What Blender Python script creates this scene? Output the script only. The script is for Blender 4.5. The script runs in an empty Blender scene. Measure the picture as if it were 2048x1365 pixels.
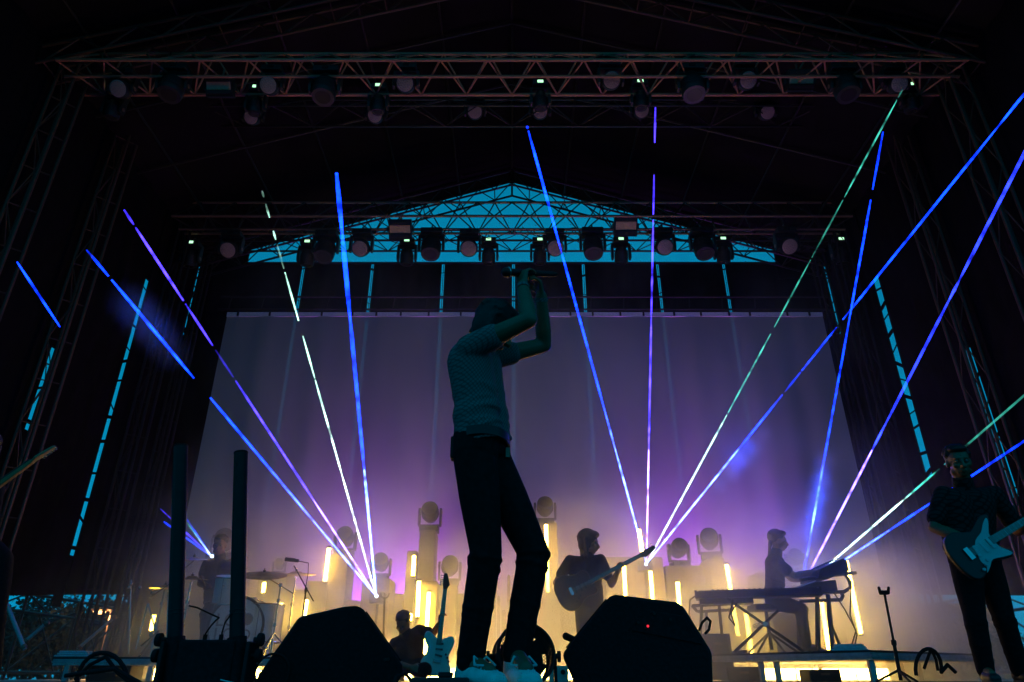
import bpy, math, random
from mathutils import Vector, Matrix, noise
V = Vector
rad = math.radians
random.seed(11)
sc = bpy.context.scene
col = sc.collection

# ------------------------------------------------------------------ camera
PITCH = rad(26.1); FPX = 1365.0; CAMZ = 0.06
cd = bpy.data.cameras.new('camera'); cam = bpy.data.objects.new('camera', cd); col.objects.link(cam)
cam.location = (0, 0, CAMZ); cam.rotation_euler = (rad(90) + PITCH, 0, 0)
cd.sensor_width = 36; cd.lens = 36 * FPX / 2048; cd.clip_start = 0.05; cd.clip_end = 500
sc.camera = cam

# ------------------------------------------------------------------ sky
SKY = 1.0
w = bpy.data.worlds.new('World'); sc.world = w; w.use_nodes = True
nt = w.node_tree; nt.nodes.clear()
wo = nt.nodes.new('ShaderNodeOutputWorld'); bg = nt.nodes.new('ShaderNodeBackground')
sk = nt.nodes.new('ShaderNodeTexSky'); sk.sky_type = 'NISHITA'; sk.sun_disc = False
sk.sun_elevation = rad(10); sk.sun_rotation = rad(0); sk.ozone_density = 3
bw = nt.nodes.new('ShaderNodeRGBToBW')
tint = nt.nodes.new('ShaderNodeMix'); tint.data_type = 'RGBA'; tint.blend_type = 'MULTIPLY'; tint.inputs[0].default_value = 1
tint.inputs[7].default_value = (0.003, 1.08, 2.0, 1)
gm = nt.nodes.new('ShaderNodeMath'); gm.operation = 'POWER'; gm.inputs[1].default_value = .25   # dusk sky evened out, as the photograph's tonal range does
nt.links.new(sk.outputs[0], bw.inputs[0]); nt.links.new(bw.outputs[0], gm.inputs[0]); nt.links.new(gm.outputs[0], tint.inputs[6])
nt.links.new(tint.outputs[2], bg.inputs[0]); nt.links.new(bg.outputs[0], wo.inputs[0])
bg.inputs[1].default_value = 0.15

sc.view_settings.view_transform = 'Standard'; sc.view_settings.look = 'None'
sc.view_settings.exposure = 0; sc.view_settings.gamma = 1; sc.view_settings.use_curve_mapping = False
sc.render.engine = 'CYCLES'
cy = sc.cycles
cy.use_denoising = True; cy.max_bounces = 5; cy.diffuse_bounces = 2; cy.glossy_bounces = 2
cy.transparent_max_bounces = 16; cy.volume_bounces = 1; cy.use_light_tree = True
cy.caustics_reflective = False; cy.caustics_refractive = False; cy.sample_clamp_indirect = 3
cy.volume_max_steps = 128; cy.volume_step_rate = .7

# ------------------------------------------------------------------ helpers
cp, sp = math.cos(PITCH), math.sin(PITCH)
def ray(x, y):
    a = (x - 1024) / FPX; b = (682.5 - y) / FPX
    return V((a, cp - b * sp, sp + b * cp))
def P(x, y, Y):                      # point of the place seen at x,y of the photograph, Y metres into the stage
    d = ray(x, y); return V((0, 0, CAMZ)) + d * (Y / d.y)
def Pz(x, y, z):
    d = ray(x, y); return V((0, 0, CAMZ)) + d * ((z - CAMZ) / d.z)
def PX(x, y, X):
    d = ray(x, y); return V((0, 0, CAMZ)) + d * (X / d.x)

def mat(name, base, rough=0.6, metal=0.0, emit=None, es=0.0, var=0.0, scale=12.0, bump=0.0, spec=0.5):
    m = bpy.data.materials.new(name); m.use_nodes = True
    n = m.node_tree.nodes; l = m.node_tree.links; b = n['Principled BSDF']
    b.inputs['Base Color'].default_value = (*base, 1); b.inputs['Roughness'].default_value = rough
    b.inputs['Metallic'].default_value = metal; b.inputs['Specular IOR Level'].default_value = spec
    if emit:
        b.inputs['Emission Color'].default_value = (*emit, 1); b.inputs['Emission Strength'].default_value = es
    if var or bump:
        tc = n.new('ShaderNodeTexCoord'); no = n.new('ShaderNodeTexNoise')
        no.inputs['Scale'].default_value = scale; no.inputs['Detail'].default_value = 6
        l.new(tc.outputs['Object'], no.inputs['Vector'])
        if var:
            mp = n.new('ShaderNodeMapRange'); mp.inputs[1].default_value = .3; mp.inputs[2].default_value = .7
            mp.inputs[3].default_value = 1 - var; mp.inputs[4].default_value = 1 + var
            l.new(no.outputs[0], mp.inputs[0])
            vm = n.new('ShaderNodeVectorMath'); vm.operation = 'SCALE'; vm.inputs[0].default_value = base
            l.new(mp.outputs[0], vm.inputs['Scale']); l.new(vm.outputs[0], b.inputs['Base Color'])
        if bump:
            bp = n.new('ShaderNodeBump'); bp.inputs['Strength'].default_value = bump; bp.inputs['Distance'].default_value = .01
            l.new(no.outputs[0], bp.inputs['Height']); l.new(bp.outputs[0], b.inputs['Normal'])
    return m
def emat(name, c, s):
    m = bpy.data.materials.new(name); m.use_nodes = True; n = m.node_tree.nodes; n.clear()
    o = n.new('ShaderNodeOutputMaterial'); e = n.new('ShaderNodeEmission')
    e.inputs[0].default_value = (*c, 1); e.inputs[1].default_value = s
    m.node_tree.links.new(e.outputs[0], o.inputs[0]); return m

M = {}
M['deck'] = mat('deck', (.018, .018, .02), .45, var=.4, scale=3, bump=.1)
M['ground'] = mat('ground', (.06, .055, .05), .9, var=.4, scale=.7, bump=.3)
M['velvet'] = mat('velvet', (.004, .0036, .004), .95, var=.3, scale=4, bump=.2, spec=.1)
M['membrane'] = mat('membrane', (.005, .0045, .005), .8, var=.4, scale=1.5, spec=.1)
M['alu'] = mat('alu', (.40, .17, .09), .5, .2, var=.25, scale=9)  # warm light put into the aluminium's reddish base colour
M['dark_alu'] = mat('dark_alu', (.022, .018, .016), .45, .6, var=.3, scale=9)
M['riser'] = mat('riser', (.42, .42, .44), .5, .2, var=.25, scale=14)
M['board'] = mat('board', (.02, .02, .02), .7, var=.3, scale=9)
M['black'] = mat('black', (.010, .010, .011), .6, var=.3, scale=20, bump=.05, spec=.3)
M['rough_black'] = mat('rough_black', (.010, .010, .012), .85, var=.4, scale=60, bump=.4, spec=.25)
M['rubber'] = mat('rubber', (.01, .01, .011), .8, spec=.25)
M['fixture'] = mat('fixture', (.009, .009, .0095), .55, var=.3, scale=15)
M['lens'] = mat('lens', (.36, .24, .20), .35, .0, var=.2, scale=80)
M['glass'] = mat('glass', (.025, .022, .022), .12)
M['tan'] = mat('tan', (.15, .115, .065), .75, var=.14, scale=5, bump=.15)
M['tan2'] = mat('tan2', (.12, .092, .053), .75, var=.18, scale=7, bump=.15)
M['tan3'] = mat('tan3', (.18, .14, .08), .75, var=.12, scale=4, bump=.15)
M['skin'] = mat('skin', (.24, .10, .05), .5, var=.08, scale=25)
M['hair'] = mat('hair', (.006, .004, .0035), .6, var=.4, scale=60, bump=.5)
M['brown_hair'] = mat('brown_hair', (.035, .022, .014), .6, var=.4, scale=60, bump=.5)
M['jeans'] = mat('jeans', (.009, .009, .010), .9, var=.35, scale=40, bump=.3, spec=.15)
M['tee'] = mat('tee', (.015, .012, .011), .9, var=.2, scale=30, bump=.2, spec=.2)
M['tee_dark'] = mat('tee_dark', (.009, .008, .008), .9, var=.2, scale=30, bump=.2, spec=.2)
M['shoe'] = mat('shoe', (.82, .82, .80), .6, var=.1, scale=40, bump=.1)
M['sole'] = mat('sole', (.05, .05, .05), .7)
M['leather'] = mat('leather', (.01, .009, .009), .5)
M['wood_gtr'] = mat('wood_gtr', (.07, .024, .012), .45, var=.25, scale=6)
M['dark_gtr'] = mat('dark_gtr', (.010, .008, .008), .4)
M['white_gtr'] = mat('white_gtr', (.62, .60, .56), .3, var=.06, scale=8)
M['guard'] = mat('guard', (.58, .60, .60), .5)
M['maple'] = mat('maple', (.30, .20, .10), .4, var=.2, scale=10)
M['rosewood'] = mat('rosewood', (.03, .016, .01), .5, var=.3, scale=20)
M['chrome'] = mat('chrome', (.65, .64, .62), .18, 1.0)
M['bronze'] = mat('bronze', (.55, .36, .13), .32, .9, var=.25, scale=18)
M['drum_shell'] = mat('drum_shell', (.55, .53, .50), .35, var=.1, scale=8)
M['drum_head'] = mat('drum_head', (.62, .60, .58), .6, var=.08, scale=6)
M['drum_print'] = mat('drum_print', (.17, .08, .07), .6)
M['towel'] = mat('towel', (.62, .64, .66), .95, var=.1, scale=40, bump=.5)
M['leaf'] = mat('leaf', (.016, .02, .009), .8, var=.5, scale=2)
M['bark'] = mat('bark', (.06, .045, .03), .9, var=.3, scale=8)
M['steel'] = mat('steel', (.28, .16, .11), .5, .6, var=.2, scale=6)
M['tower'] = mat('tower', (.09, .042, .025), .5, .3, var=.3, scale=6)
M['house'] = mat('house', (.30, .22, .16), .9, var=.15, scale=2)
M['house_win'] = mat('house_win', (.25, .27, .30), .2)
M['tube'] = emat('tube', (1.0, .62, .07), 70.0)
M['bar'] = emat('bar', (1.0, .62, .15), 60.0)
M['purple_lamp'] = emat('purple_lamp', (.45, .12, 1.0), 6.0)
M['green_led'] = emat('green_led', (.45, 1.0, .55), 1.6)
M['cyan_led'] = emat('cyan_led', (.25, .8, 1.0), 1.6)
M['red_led'] = emat('red_led', (1.0, .03, .06), 1.2)
M['lamp_orange'] = emat('lamp_orange', (1.0, .50, .16), 6.0)
M['amber'] = mat('amber', (.70, .42, .22), .5, var=.1, scale=30)

class MB:
    def __init__(s): s.v = []; s.f = []
    def add(s, vs, fs):
        o = len(s.v); s.v += [V(a) for a in vs]; s.f += [tuple(i + o for i in f) for f in fs]; return s
    def box(s, c, d, m=None):
        c = V(c); hx, hy, hz = d[0] / 2, d[1] / 2, d[2] / 2
        vs = [V((a * hx, b * hy, e * hz)) for a in (-1, 1) for b in (-1, 1) for e in (-1, 1)]
        if m is not None: vs = [m @ q for q in vs]
        return s.add([q + c for q in vs], [(0, 1, 3, 2), (4, 6, 7, 5), (0, 4, 5, 1), (2, 3, 7, 6), (0, 2, 6, 4), (1, 5, 7, 3)])
    def hexa(s, b, t):               # two quads, bottom and top
        return s.add(list(b) + list(t), [(3, 2, 1, 0), (4, 5, 6, 7), (0, 1, 5, 4), (1, 2, 6, 5), (2, 3, 7, 6), (3, 0, 4, 7)])
    def tube(s, a, b, r0, r1=None, n=10, cap=True):
        a = V(a); b = V(b); r1 = r0 if r1 is None else r1
        d = (b - a)
        if d.length < 1e-7: return s
        d.normalize(); u = d.orthogonal().normalized(); w_ = d.cross(u)
        vs = []
        for c, r in ((a, r0), (b, r1)):
            vs += [c + (u * math.cos(k * 2 * math.pi / n) + w_ * math.sin(k * 2 * math.pi / n)) * r for k in range(n)]
        fs = [(k, (k + 1) % n, n + (k + 1) % n, n + k) for k in range(n)]
        if cap: fs += [tuple(range(n - 1, -1, -1)), tuple(range(n, 2 * n))]
        return s.add(vs, fs)
    def ell(s, c, ax, ay, az, n=12, k=8):
        c = V(c); ax, ay, az = V(ax), V(ay), V(az)
        vs = [c + az]
        for i in range(1, k):
            t = math.pi * i / k
            for j in range(n):
                p = 2 * math.pi * j / n
                vs.append(c + az * math.cos(t) + (ax * math.cos(p) + ay * math.sin(p)) * math.sin(t))
        vs.append(c - az); L = len(vs) - 1
        fs = [(0, 1 + j, 1 + (j + 1) % n) for j in range(n)]
        for i in range(k - 2):
            for j in range(n):
                a = 1 + i * n + j; b = 1 + i * n + (j + 1) % n
                fs.append((a, a + n, b + n, b))
        fs += [(L, L - n + (j + 1) % n, L - n + j) for j in range(n)]
        return s.add(vs, fs)
    def sph(s, c, r, n=12, k=8): return s.ell(c, (r, 0, 0), (0, r, 0), (0, 0, r), n, k)
    def cone(s, a, b, ra, rb, n=12):
        s.tube(a, b, ra, rb, n); s.sph(a, ra, n); s.sph(b, rb, n); return s
    def chain(s, pts, n=12):
        for (a, ra), (b, rb) in zip(pts, pts[1:]): s.cone(a, b, ra, rb, n)
        return s
    def pipe(s, pts, r, n=7):
        pts = [V(p) for p in pts]
        for a, b in zip(pts, pts[1:]): s.tube(a, b, r, n=n)
        for a in pts[1:-1]: s.sph(a, r, n, 5)
        return s
    def prism(s, poly, z0, z1, m=None):
        n = len(poly); vs = [V((p[0], p[1], z0)) for p in poly] + [V((p[0], p[1], z1)) for p in poly]
        if m is not None: vs = [m @ q for q in vs]
        return s.add(vs, [tuple(range(n - 1, -1, -1)), tuple(range(n, 2 * n))] + [(k, (k + 1) % n, n + (k + 1) % n, n + k) for k in range(n)])
    def ring(s, c, nrm, r, t, n=28, k=6):
        c = V(c); nrm = V(nrm).normalized(); u = nrm.orthogonal().normalized(); w_ = nrm.cross(u); vs = []; fs = []
        for i in range(n):
            a = 2 * math.pi * i / n; d = u * math.cos(a) + w_ * math.sin(a)
            for j in range(k):
                b = 2 * math.pi * j / k; vs.append(c + d * (r + t * math.cos(b)) + nrm * t * math.sin(b))
        for i in range(n):
            for j in range(k):
                fs.append((i * k + j, ((i + 1) % n) * k + j, ((i + 1) % n) * k + (j + 1) % k, i * k + (j + 1) % k))
        return s.add(vs, fs)
    def mesh(s, name, m, off=V((0, 0, 0)), smooth=False):
        me = bpy.data.meshes.new(name); me.from_pydata([q - off for q in s.v], [], s.f); me.update()
        if m: me.materials.append(m)
        if smooth:
            me.polygons.foreach_set('use_smooth', [True] * len(me.polygons))
            try: me.set_sharp_from_angle(angle=rad(42))
            except Exception: pass
        return me
    def build(s, name, m, parent=None, smooth=False, bevel=0, local=False):
        off = V((0, 0, 0)) if (parent is None or local) else V(parent.get('_o', (0, 0, 0)))
        o = bpy.data.objects.new(name, s.mesh(name, m, off, smooth)); col.objects.link(o)
        if parent: o.parent = parent; o['_o'] = tuple(off)
        if bevel:
            b = o.modifiers.new('bevel', 'BEVEL'); b.width = bevel; b.segments = 2; b.limit_method = 'ANGLE'
        return o
    def fuse(s, name, m, parent, voxel, it=4, fac=.5, local=False):
        me = s.mesh(name, m); t = bpy.data.objects.new('tmp', me); col.objects.link(t)
        r = t.modifiers.new('r', 'REMESH'); r.mode = 'VOXEL'; r.voxel_size = voxel; r.use_smooth_shade = True
        q = t.modifiers.new('s', 'SMOOTH'); q.factor = fac; q.iterations = it
        dg = bpy.context.evaluated_depsgraph_get(); dg.update()
        nm = bpy.data.meshes.new_from_object(t.evaluated_get(dg)); bpy.data.objects.remove(t); nm.name = name
        nm.materials.clear(); nm.materials.append(m)
        off = V((0, 0, 0)) if (parent is None or local) else V(parent.get('_o', (0, 0, 0)))
        nm.transform(Matrix.Translation(-off))
        nm.polygons.foreach_set('use_smooth', [True] * len(nm.polygons))
        o = bpy.data.objects.new(name, nm); col.objects.link(o); o.parent = parent; o['_o'] = tuple(off)
        return o

def thing(name, label, cat, loc=(0, 0, 0), group=None):
    o = bpy.data.objects.new(name, None); col.objects.link(o); o.location = loc; o['_o'] = tuple(loc)
    o['label'] = label; o['category'] = cat
    if group: o['group'] = group
    return o
def tag(o, label, cat, group=None):
    o['label'] = label; o['category'] = cat
    if group: o['group'] = group
    return o
def struct(o, kind='structure'): o['kind'] = kind; return o
def copy_tree(o, parent=None):
    c = o.copy(); col.objects.link(c)
    if parent: c.parent = parent
    for ch in list(o.children): copy_tree(ch, c)
    return c
_cyl = {}
def rod(name, a, b, r, m, parent, n=8):
    a = V(a); b = V(b); key = (m.name, n)
    if key not in _cyl: _cyl[key] = MB().tube((0, 0, 0), (0, 0, 1), 1, n=n).mesh('rod', m, smooth=True)
    o = bpy.data.objects.new(name, _cyl[key]); col.objects.link(o); o.parent = parent
    off = V(parent['_o']); d = b - a
    o.matrix_basis = Matrix.Translation(a - off) @ d.to_track_quat('Z', 'Y').to_matrix().to_4x4() @ Matrix.Diagonal((r, r, d.length, 1))
    return o

# ------------------------------------------------------------------ ground, stage floor
struct(MB().add([(-200, -100, -1.7), (200, -100, -1.7), (200, 300, -1.7), (-200, 300, -1.7)], [(0, 1, 2, 3)]).build('ground', M['ground']))
stage = thing('stage', 'wide black stage floor the whole band stands on', 'stage', (0, 7.5, 0))
for i in range(8):                   # deck panels, seams between
    for j in range(6):
        x0 = -8 + i * 2; y0 = 1.9 + j * 2
        MB().box((x0 + 1, y0 + 1, -.06), (1.988, 1.988, .12)).build('deck_panel', M['deck'], stage)
MB().box((0, 7.9, -.9), (15.9, 11.8, 1.5)).build('skirt', M['velvet'], stage)
# ------------------------------------------------------------------ roof
RIDGE, SLOPE, RY0, RY1 = 10.7, 0.325, 4.6, 13.0
def roofz(x): return RIDGE - SLOPE * abs(x)
roof = thing('stage_roof', 'black gabled roof membrane on purlins over the whole stage', 'roof', (0, 9, RIDGE))
nb = 6
for s in (-1, 1):
    for k in range(nb):
        xa, xb = k * 7.6 / nb, (k + 1) * 7.6 / nb
        q = [(s * xa, RY0, roofz(xa)), (s * xb, RY0, roofz(xb)), (s * xb, RY1, roofz(xb)), (s * xa, RY1, roofz(xa))]
        MB().hexa([V(p) for p in q], [V(p) + V((0, 0, .03)) for p in q]).build('roof_panel', M['membrane'], roof)
        rod('purlin', (s * (xb - .03), RY0, roofz(xb) - .05), (s * (xb - .03), RY1 - .02, roofz(xb) - .05), .022, M['dark_alu'], roof)
    for Y in (5.9, 8.5, 9.9):
        rod('cross_pipe', (0, Y, RIDGE - .12), (s * 7.4, Y, roofz(7.4) - .12), .02, M['dark_alu'], roof)
rod('ridge_pipe', (0, RY0, RIDGE - .06), (0, RY1 - .02, RIDGE - .06), .025, M['dark_alu'], roof)

def gable(label, Y, mt, drop, r):
    g = thing('gable_truss', label, 'truss', (0, Y, RIDGE))
    for s in (-1, 1):
        for dy in (0, .4):
            rod('chord', (0, Y - dy, RIDGE - .10), (s * 7.2, Y - dy, roofz(7.2) - .10), r, mt, g)
            rod('chord', (0, Y - dy, RIDGE - .10 - drop), (s * 7.2, Y - dy, roofz(7.2) - .10 - drop), r, mt, g)
        N = 18
        for i in range(N):
            xa, xb = i * 7.2 / N, (i + 1) * 7.2 / N
            up = i % 2 == 0
            for dy in (0, .4):
                rod('brace', (s * xa, Y - dy, roofz(xa) - .10 - (0 if up else drop)), (s * xb, Y - dy, roofz(xb) - .10 - (drop if up else 0)), r * .55, mt, g)
            if i % 2: rod('brace', (s * xa, Y, roofz(xa) - .10 - drop), (s * xa, Y - .4, roofz(xa) - .10 - drop), r * .5, mt, g)
    for dy in (0, .4): rod('king_post', (0, Y - dy, RIDGE - .1), (0, Y - dy, RIDGE - .1 - drop), r, mt, g)
    return g
gable('dark gable truss under the rear edge of the roof, against the teal sky', 12.9, M['dark_alu'], .42, .024)
gable('brownish gable rafter truss high above the front lighting truss', 7.5, M['tower'], .34, .024)

def tri_truss(label, x0, x1, ya, yb, z, h, mt, r=.026, bay=.70, pipe=None, mb=None):
    t = thing('lighting_truss', label, 'truss', (0, (ya + yb) / 2, z))
    ym = (ya + yb) / 2
    A = lambda x: V((x, ya, z)); B = lambda x: V((x, yb, z)); T = lambda x: V((x, ym, z + h))
    for f in (A, B, T): rod('chord', f(x0), f(x1), r, mt, t)
    n = int(round((x1 - x0) / bay))
    for i in range(n):
        xa = x0 + i * (x1 - x0) / n; xb = x0 + (i + 1) * (x1 - x0) / n; xm = (xa + xb) / 2
        for f, g in ((A, T), (T, B), (A, B)):
            rod('brace', f(xa), g(xm), r * .5, mb or mt, t); rod('brace', g(xm), f(xb), r * .5, mb or mt, t)
    if pipe:
        rod('hanging_pipe', (x0, pipe[0], pipe[1]), (x1, pipe[0], pipe[1]), r * .9, mt, t)
    return t
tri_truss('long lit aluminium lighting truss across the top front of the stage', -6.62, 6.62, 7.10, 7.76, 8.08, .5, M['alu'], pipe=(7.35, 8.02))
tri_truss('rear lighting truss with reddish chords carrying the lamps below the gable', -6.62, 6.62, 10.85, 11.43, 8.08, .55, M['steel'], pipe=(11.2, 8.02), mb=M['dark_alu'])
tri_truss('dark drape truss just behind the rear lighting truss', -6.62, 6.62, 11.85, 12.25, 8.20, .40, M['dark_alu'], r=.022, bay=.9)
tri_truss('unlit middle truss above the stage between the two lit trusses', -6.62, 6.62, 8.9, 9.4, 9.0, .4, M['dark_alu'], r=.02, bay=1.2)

def tower(label, x, y, z1, size=.24, mt='tower'):
    t = thing('truss_tower', label, 'tower', (x, y, 0), 'truss towers along the stage sides')
    h = size / 2
    for a in (-1, 1):
        for b in (-1, 1): rod('chord', (x + a * h, y + b * h, 0), (x + a * h, y + b * h, z1), .024, M[mt], t)
    n = int(z1 / .62)
    for i in range(n):
        za, zb = i * z1 / n, (i + 1) * z1 / n; s = 1 if i % 2 else -1
        rod('brace', (x - s * h, y - h, za), (x + s * h, y - h, zb), .008, M[mt], t)
        rod('brace', (x - h, y - s * h, za), (x - h, y + s * h, zb), .008, M[mt], t)
        rod('brace', (x - h, y - h, zb), (x + h, y + h, zb), .010, M[mt], t)
    return t
side = {-1: 'left', 1: 'right'}
for s in (-1, 1):
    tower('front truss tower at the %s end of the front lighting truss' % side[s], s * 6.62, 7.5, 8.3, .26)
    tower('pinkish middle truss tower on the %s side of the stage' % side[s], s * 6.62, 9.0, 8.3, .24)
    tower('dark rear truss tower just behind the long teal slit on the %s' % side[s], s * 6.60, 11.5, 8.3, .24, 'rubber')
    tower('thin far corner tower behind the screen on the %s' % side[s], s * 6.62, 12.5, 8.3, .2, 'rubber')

# ------------------------------------------------------------------ drapes
def cloth(name, a, b, z0, z1, parent, m='velvet', folds=.012, per=.35, t=.02, z0b=None):
    a = V(a); b = V(b); d = b - a; L = d.length; nrm = V((-d.y, d.x, 0)).normalized()
    n = max(6, min(60, int(L / per * 8))); vs = []; fs = []
    for i in range(n + 1):
        u = i / n; o = nrm * (folds * math.sin(u * L / per * 2 * math.pi) + folds * .6 * math.sin(u * L / per * 3.7 + 1))
        p = a + d * u + o; zl = z0 + ((z0b if z0b is not None else z0) - z0) * u
        for q, z in ((p, zl), (p, z1), (p + nrm * t, zl), (p + nrm * t, z1)): vs.append(V((q.x, q.y, z)))
    for i in range(n):
        k = 4 * i; j = k + 4
        fs += [(k, j, j + 1, k + 1), (k + 2, k + 3, j + 3, j + 2), (k + 1, j + 1, j + 3, k + 3), (k, k + 2, j + 2, j)]
    fs += [(0, 1, 3, 2), (4 * n, 4 * n + 2, 4 * n + 3, 4 * n + 1)]
    mb = MB().add(vs, fs)
    o = mb.build(name, M[m], parent, smooth=True); return o
for s in (-1, 1):
    dr = thing('side_drape', 'black cloth wall with slits of teal sky on the %s side' % side[s], 'drape', (s * 6.9, 9, 0))
    X = s * 6.88
    hem = lambda Y: .105 * Y
    ys = [(4.6, 9.21), (9.37, 10.98), (11.14, 12.74), (12.84, 13.3)]
    for ya, yb in ys: cloth('cloth_panel', (X, ya, 0), (X, yb, 0), hem(ya), 8.6, dr, z0b=hem(yb))
    # the slits are laced shut above and below
    for (ya, yb), (z0, z1) in (((9.18, 9.40), (3.2, 4.5) if s < 0 else (2.25, 4.5)), ((10.95, 11.17), (1.75, 6.8) if s < 0 else (3.0, 6.85)), ((12.70, 12.88), (6.5, 8.2))):
        cloth('slit_flap', (X + s * .03, ya, 0), (X + s * .03, yb, 0), 1.0, z0, dr, folds=.003)
        cloth('slit_flap', (X + s * .03, ya, 0), (X + s * .03, yb, 0), z1, 8.6, dr, folds=.003)
        z = z0 + .1; i = 0
        while z < z1:
            rod('lacing', (X - s * .01, ya + .01, z), (X - s * .01, yb - .01, z + random.uniform(-.12, .16)), random.choice((.012, .02, .03)), M['velvet'], dr, 6)
            z += random.uniform(.22, .55)
YB = 13.1
bd = thing('back_drape', 'row of black cloth panels hung across the back of the stage with narrow gaps', 'drape', (0, YB, 0))
gaps = [P(x, 560, YB).x for x in (404, 603, 742, 885, 1027, 1168, 1318, 1452, 1652)]
edges = [-6.98] + gaps + [6.98]
for i in range(len(edges) - 1):
    a, b = edges[i] + (.032 if 1 < i < 9 else .006), edges[i + 1] - (.032 if 0 < i < 8 else .006)
    z0 = 1.36 if i in (0, len(edges) - 2) else .02
    cloth('cloth_panel', (a, YB, 0), (b, YB, 0), z0, 8.42, bd)
for g in gaps:
    for z in [3.2 + .62 * k + random.uniform(-.15, .15) for k in range(9)]:
        rod('lacing', (g - .06, YB, z), (g + .06, YB, z + random.uniform(-.06, .06)), random.choice((.010, .016, .024)), M['velvet'], bd, 6)
    rod('edge_rope', (g - .005, YB + .02, 1.4), (g + .004, YB + .02, 8.4), .008, M['velvet'], bd, 6)
for s in (-1, 1): cloth('corner_flap', (s * 5.95, YB - .06, 0), (s * 6.95, YB - .06, 0), 8.0, 9.0, bd)
rod('top_pipe', (-7.0, YB, 8.44), (7.0, YB, 8.44), .03, M['dark_alu'], bd)

# ------------------------------------------------------------------ gauze screen
m = bpy.data.materials.new('gauze'); m.use_nodes = True; n = m.node_tree.nodes; l = m.node_tree.links; n.clear()
o_ = n.new('ShaderNodeOutputMaterial'); df = n.new('ShaderNodeBsdfDiffuse'); tl = n.new('ShaderNodeBsdfTranslucent'); tr = n.new('ShaderNodeBsdfTransparent')
for q in (df, tl): q.inputs[0].default_value = (.50, .48, .48, 1)
a_ = n.new('ShaderNodeMixShader'); a_.inputs[0].default_value = .35; l.new(df.outputs[0], a_.inputs[1]); l.new(tl.outputs[0], a_.inputs[2])
b_ = n.new('ShaderNodeMixShader'); b_.inputs[0].default_value = .87; l.new(tr.outputs[0], b_.inputs[1]); l.new(a_.outputs[0], b_.inputs[2])
l.new(b_.outputs[0], o_.inputs[0]); M['gauze'] = m
YS = 12.45
scr = thing('gauze_screen', 'huge pale see-through gauze screen hanging at the back of the stage', 'screen', (.2, YS, 6.7))
SX0, SX1, SZ = P(455, 625, YS).x, P(1640, 608, YS).x, 6.72
vs = []; fs = []; nx, nz = 150, 24
for j in range(nz + 1):
    for i in range(nx + 1):
        u = i / nx; v = j / nz; x = SX0 + (SX1 - SX0) * u
        f = (.035 * math.sin(u * 61 + .6 * math.sin(u * 9)) + .02 * math.sin(u * 133 + 2)) * (.25 + .75 * (1 - v))
        bl = -.10 * math.sin(math.pi * v) * (1 if 0 else .6)
        vs.append((x + .04 * math.sin(v * 3) * (1 if u < .5 else -1) * abs(2 * u - 1), YS + f + bl, .02 + (SZ - .02) * v))
for j in range(nz):
    for i in range(nx):
        k = j * (nx + 1) + i; fs.append((k, k + 1, k + nx + 2, k + nx + 1))
MB().add(vs, fs).build('gauze_cloth', M['gauze'], scr, smooth=True)
MB().box(((SX0 + SX1) / 2, YS, SZ + .05), (SX1 - SX0, .02, .10)).build('hem_band', M['towel'], scr)
for i in range(22):
    x = SX0 + (SX1 - SX0) * (i + .5 + random.uniform(-.2, .2)) / 22
    MB().box((x, YS - .02, SZ + .06), (.035, .03, .10)).build('tie', M['black'], scr)
for z in (SZ + .17, SZ + .47): rod('ladder_pipe', (SX0 - .2, YS, z), (SX1 + .2, YS, z), .022, M['dark_alu'], scr)
for i in range(19):
    x = SX0 + (SX1 - SX0) * i / 18
    rod('ladder_rung', (x, YS, SZ + .17), (x + .03, YS, SZ + .47), .012, M['dark_alu'], scr)

# ------------------------------------------------------------------ skyline of wooden boxes
BOX = []
def block(x0, x1, yt, Y, m='tan', depth=.5, label='', seams=None):
    a = P(x0, 1250, Y).x; b = P(x1, 1250, Y).x; zt = P((x0 + x1) / 2, yt, Y).z
    t = thing('scenery_box', label, 'box', ((a + b) / 2, Y, 0), 'pale wooden boxes of the skyline set')
    MB().box(((a + b) / 2, Y + depth / 2, zt / 2), (b - a - .012, depth, zt)).build('box_body', M[m], t)
    n = max(1, int(round(zt / .42))) if seams is None else seams
    z = .03
    wd = b - a - .012
    for i in range(n):
        h = (zt - .04) / n * random.uniform(.85, 1.0)
        c = max(1, int(round(wd / .38)))
        for k in range(c):
            pw = wd / c
            MB().box((a + .006 + pw * (k + .5), Y - .008 + random.uniform(-.004, .004), z + h / 2), (pw - .014, .018, h - .012)).build('panel', M[random.choice((m, m, 'tan2', 'tan3'))], t)
        z += (zt - .04) / n
    MB().box(((a + b) / 2, Y + depth / 2 - .01, zt + .008), (b - a - .03, depth - .02, .016)).build('lid', M['tan2'], t)
    return V(((a + b) / 2, Y + depth / 2, zt + .016))
T = {}
def blk(key, *a, **k): T[key] = block(*a, **k)
blk('a', 425, 500, 1200, 10.9, 'tan2', label='pale box behind the drum kit, left end of the skyline set')
blk('b', 502, 560, 1150, 11.2, 'tan2', label='tall hazy box behind the bronze cymbal')
blk('c', 562, 600, 1182, 10.7, 'tan', label='low box between the cymbals and the tilted light tube')
blk('d', 602, 645, 1165, 11.0, 'tan2', label='box with the leftmost tall light tube in front of it')
blk('e', 646, 684, 1110, 10.7, 'tan', label='tall box under the moving head left of the purple gap')
blk('f', 686, 714, 1203, 10.9, 'tan3', label='lowest box filling the purple gap left of the laser')
blk('g', 716, 775, 1160, 10.4, 'tan', label='box with the left laser fan on it')
blk('h', 777, 803, 1190, 10.9, 'tan3', label='low box right of the left laser fan')
blk('i', 804, 826, 1104, 10.9, 'tan2', label='slim tall box beside the short upper light tube')
blk('j', 828, 862, 1062, 11.2, 'tan', label='tallest box left of the singer, with a moving head on top')
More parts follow.
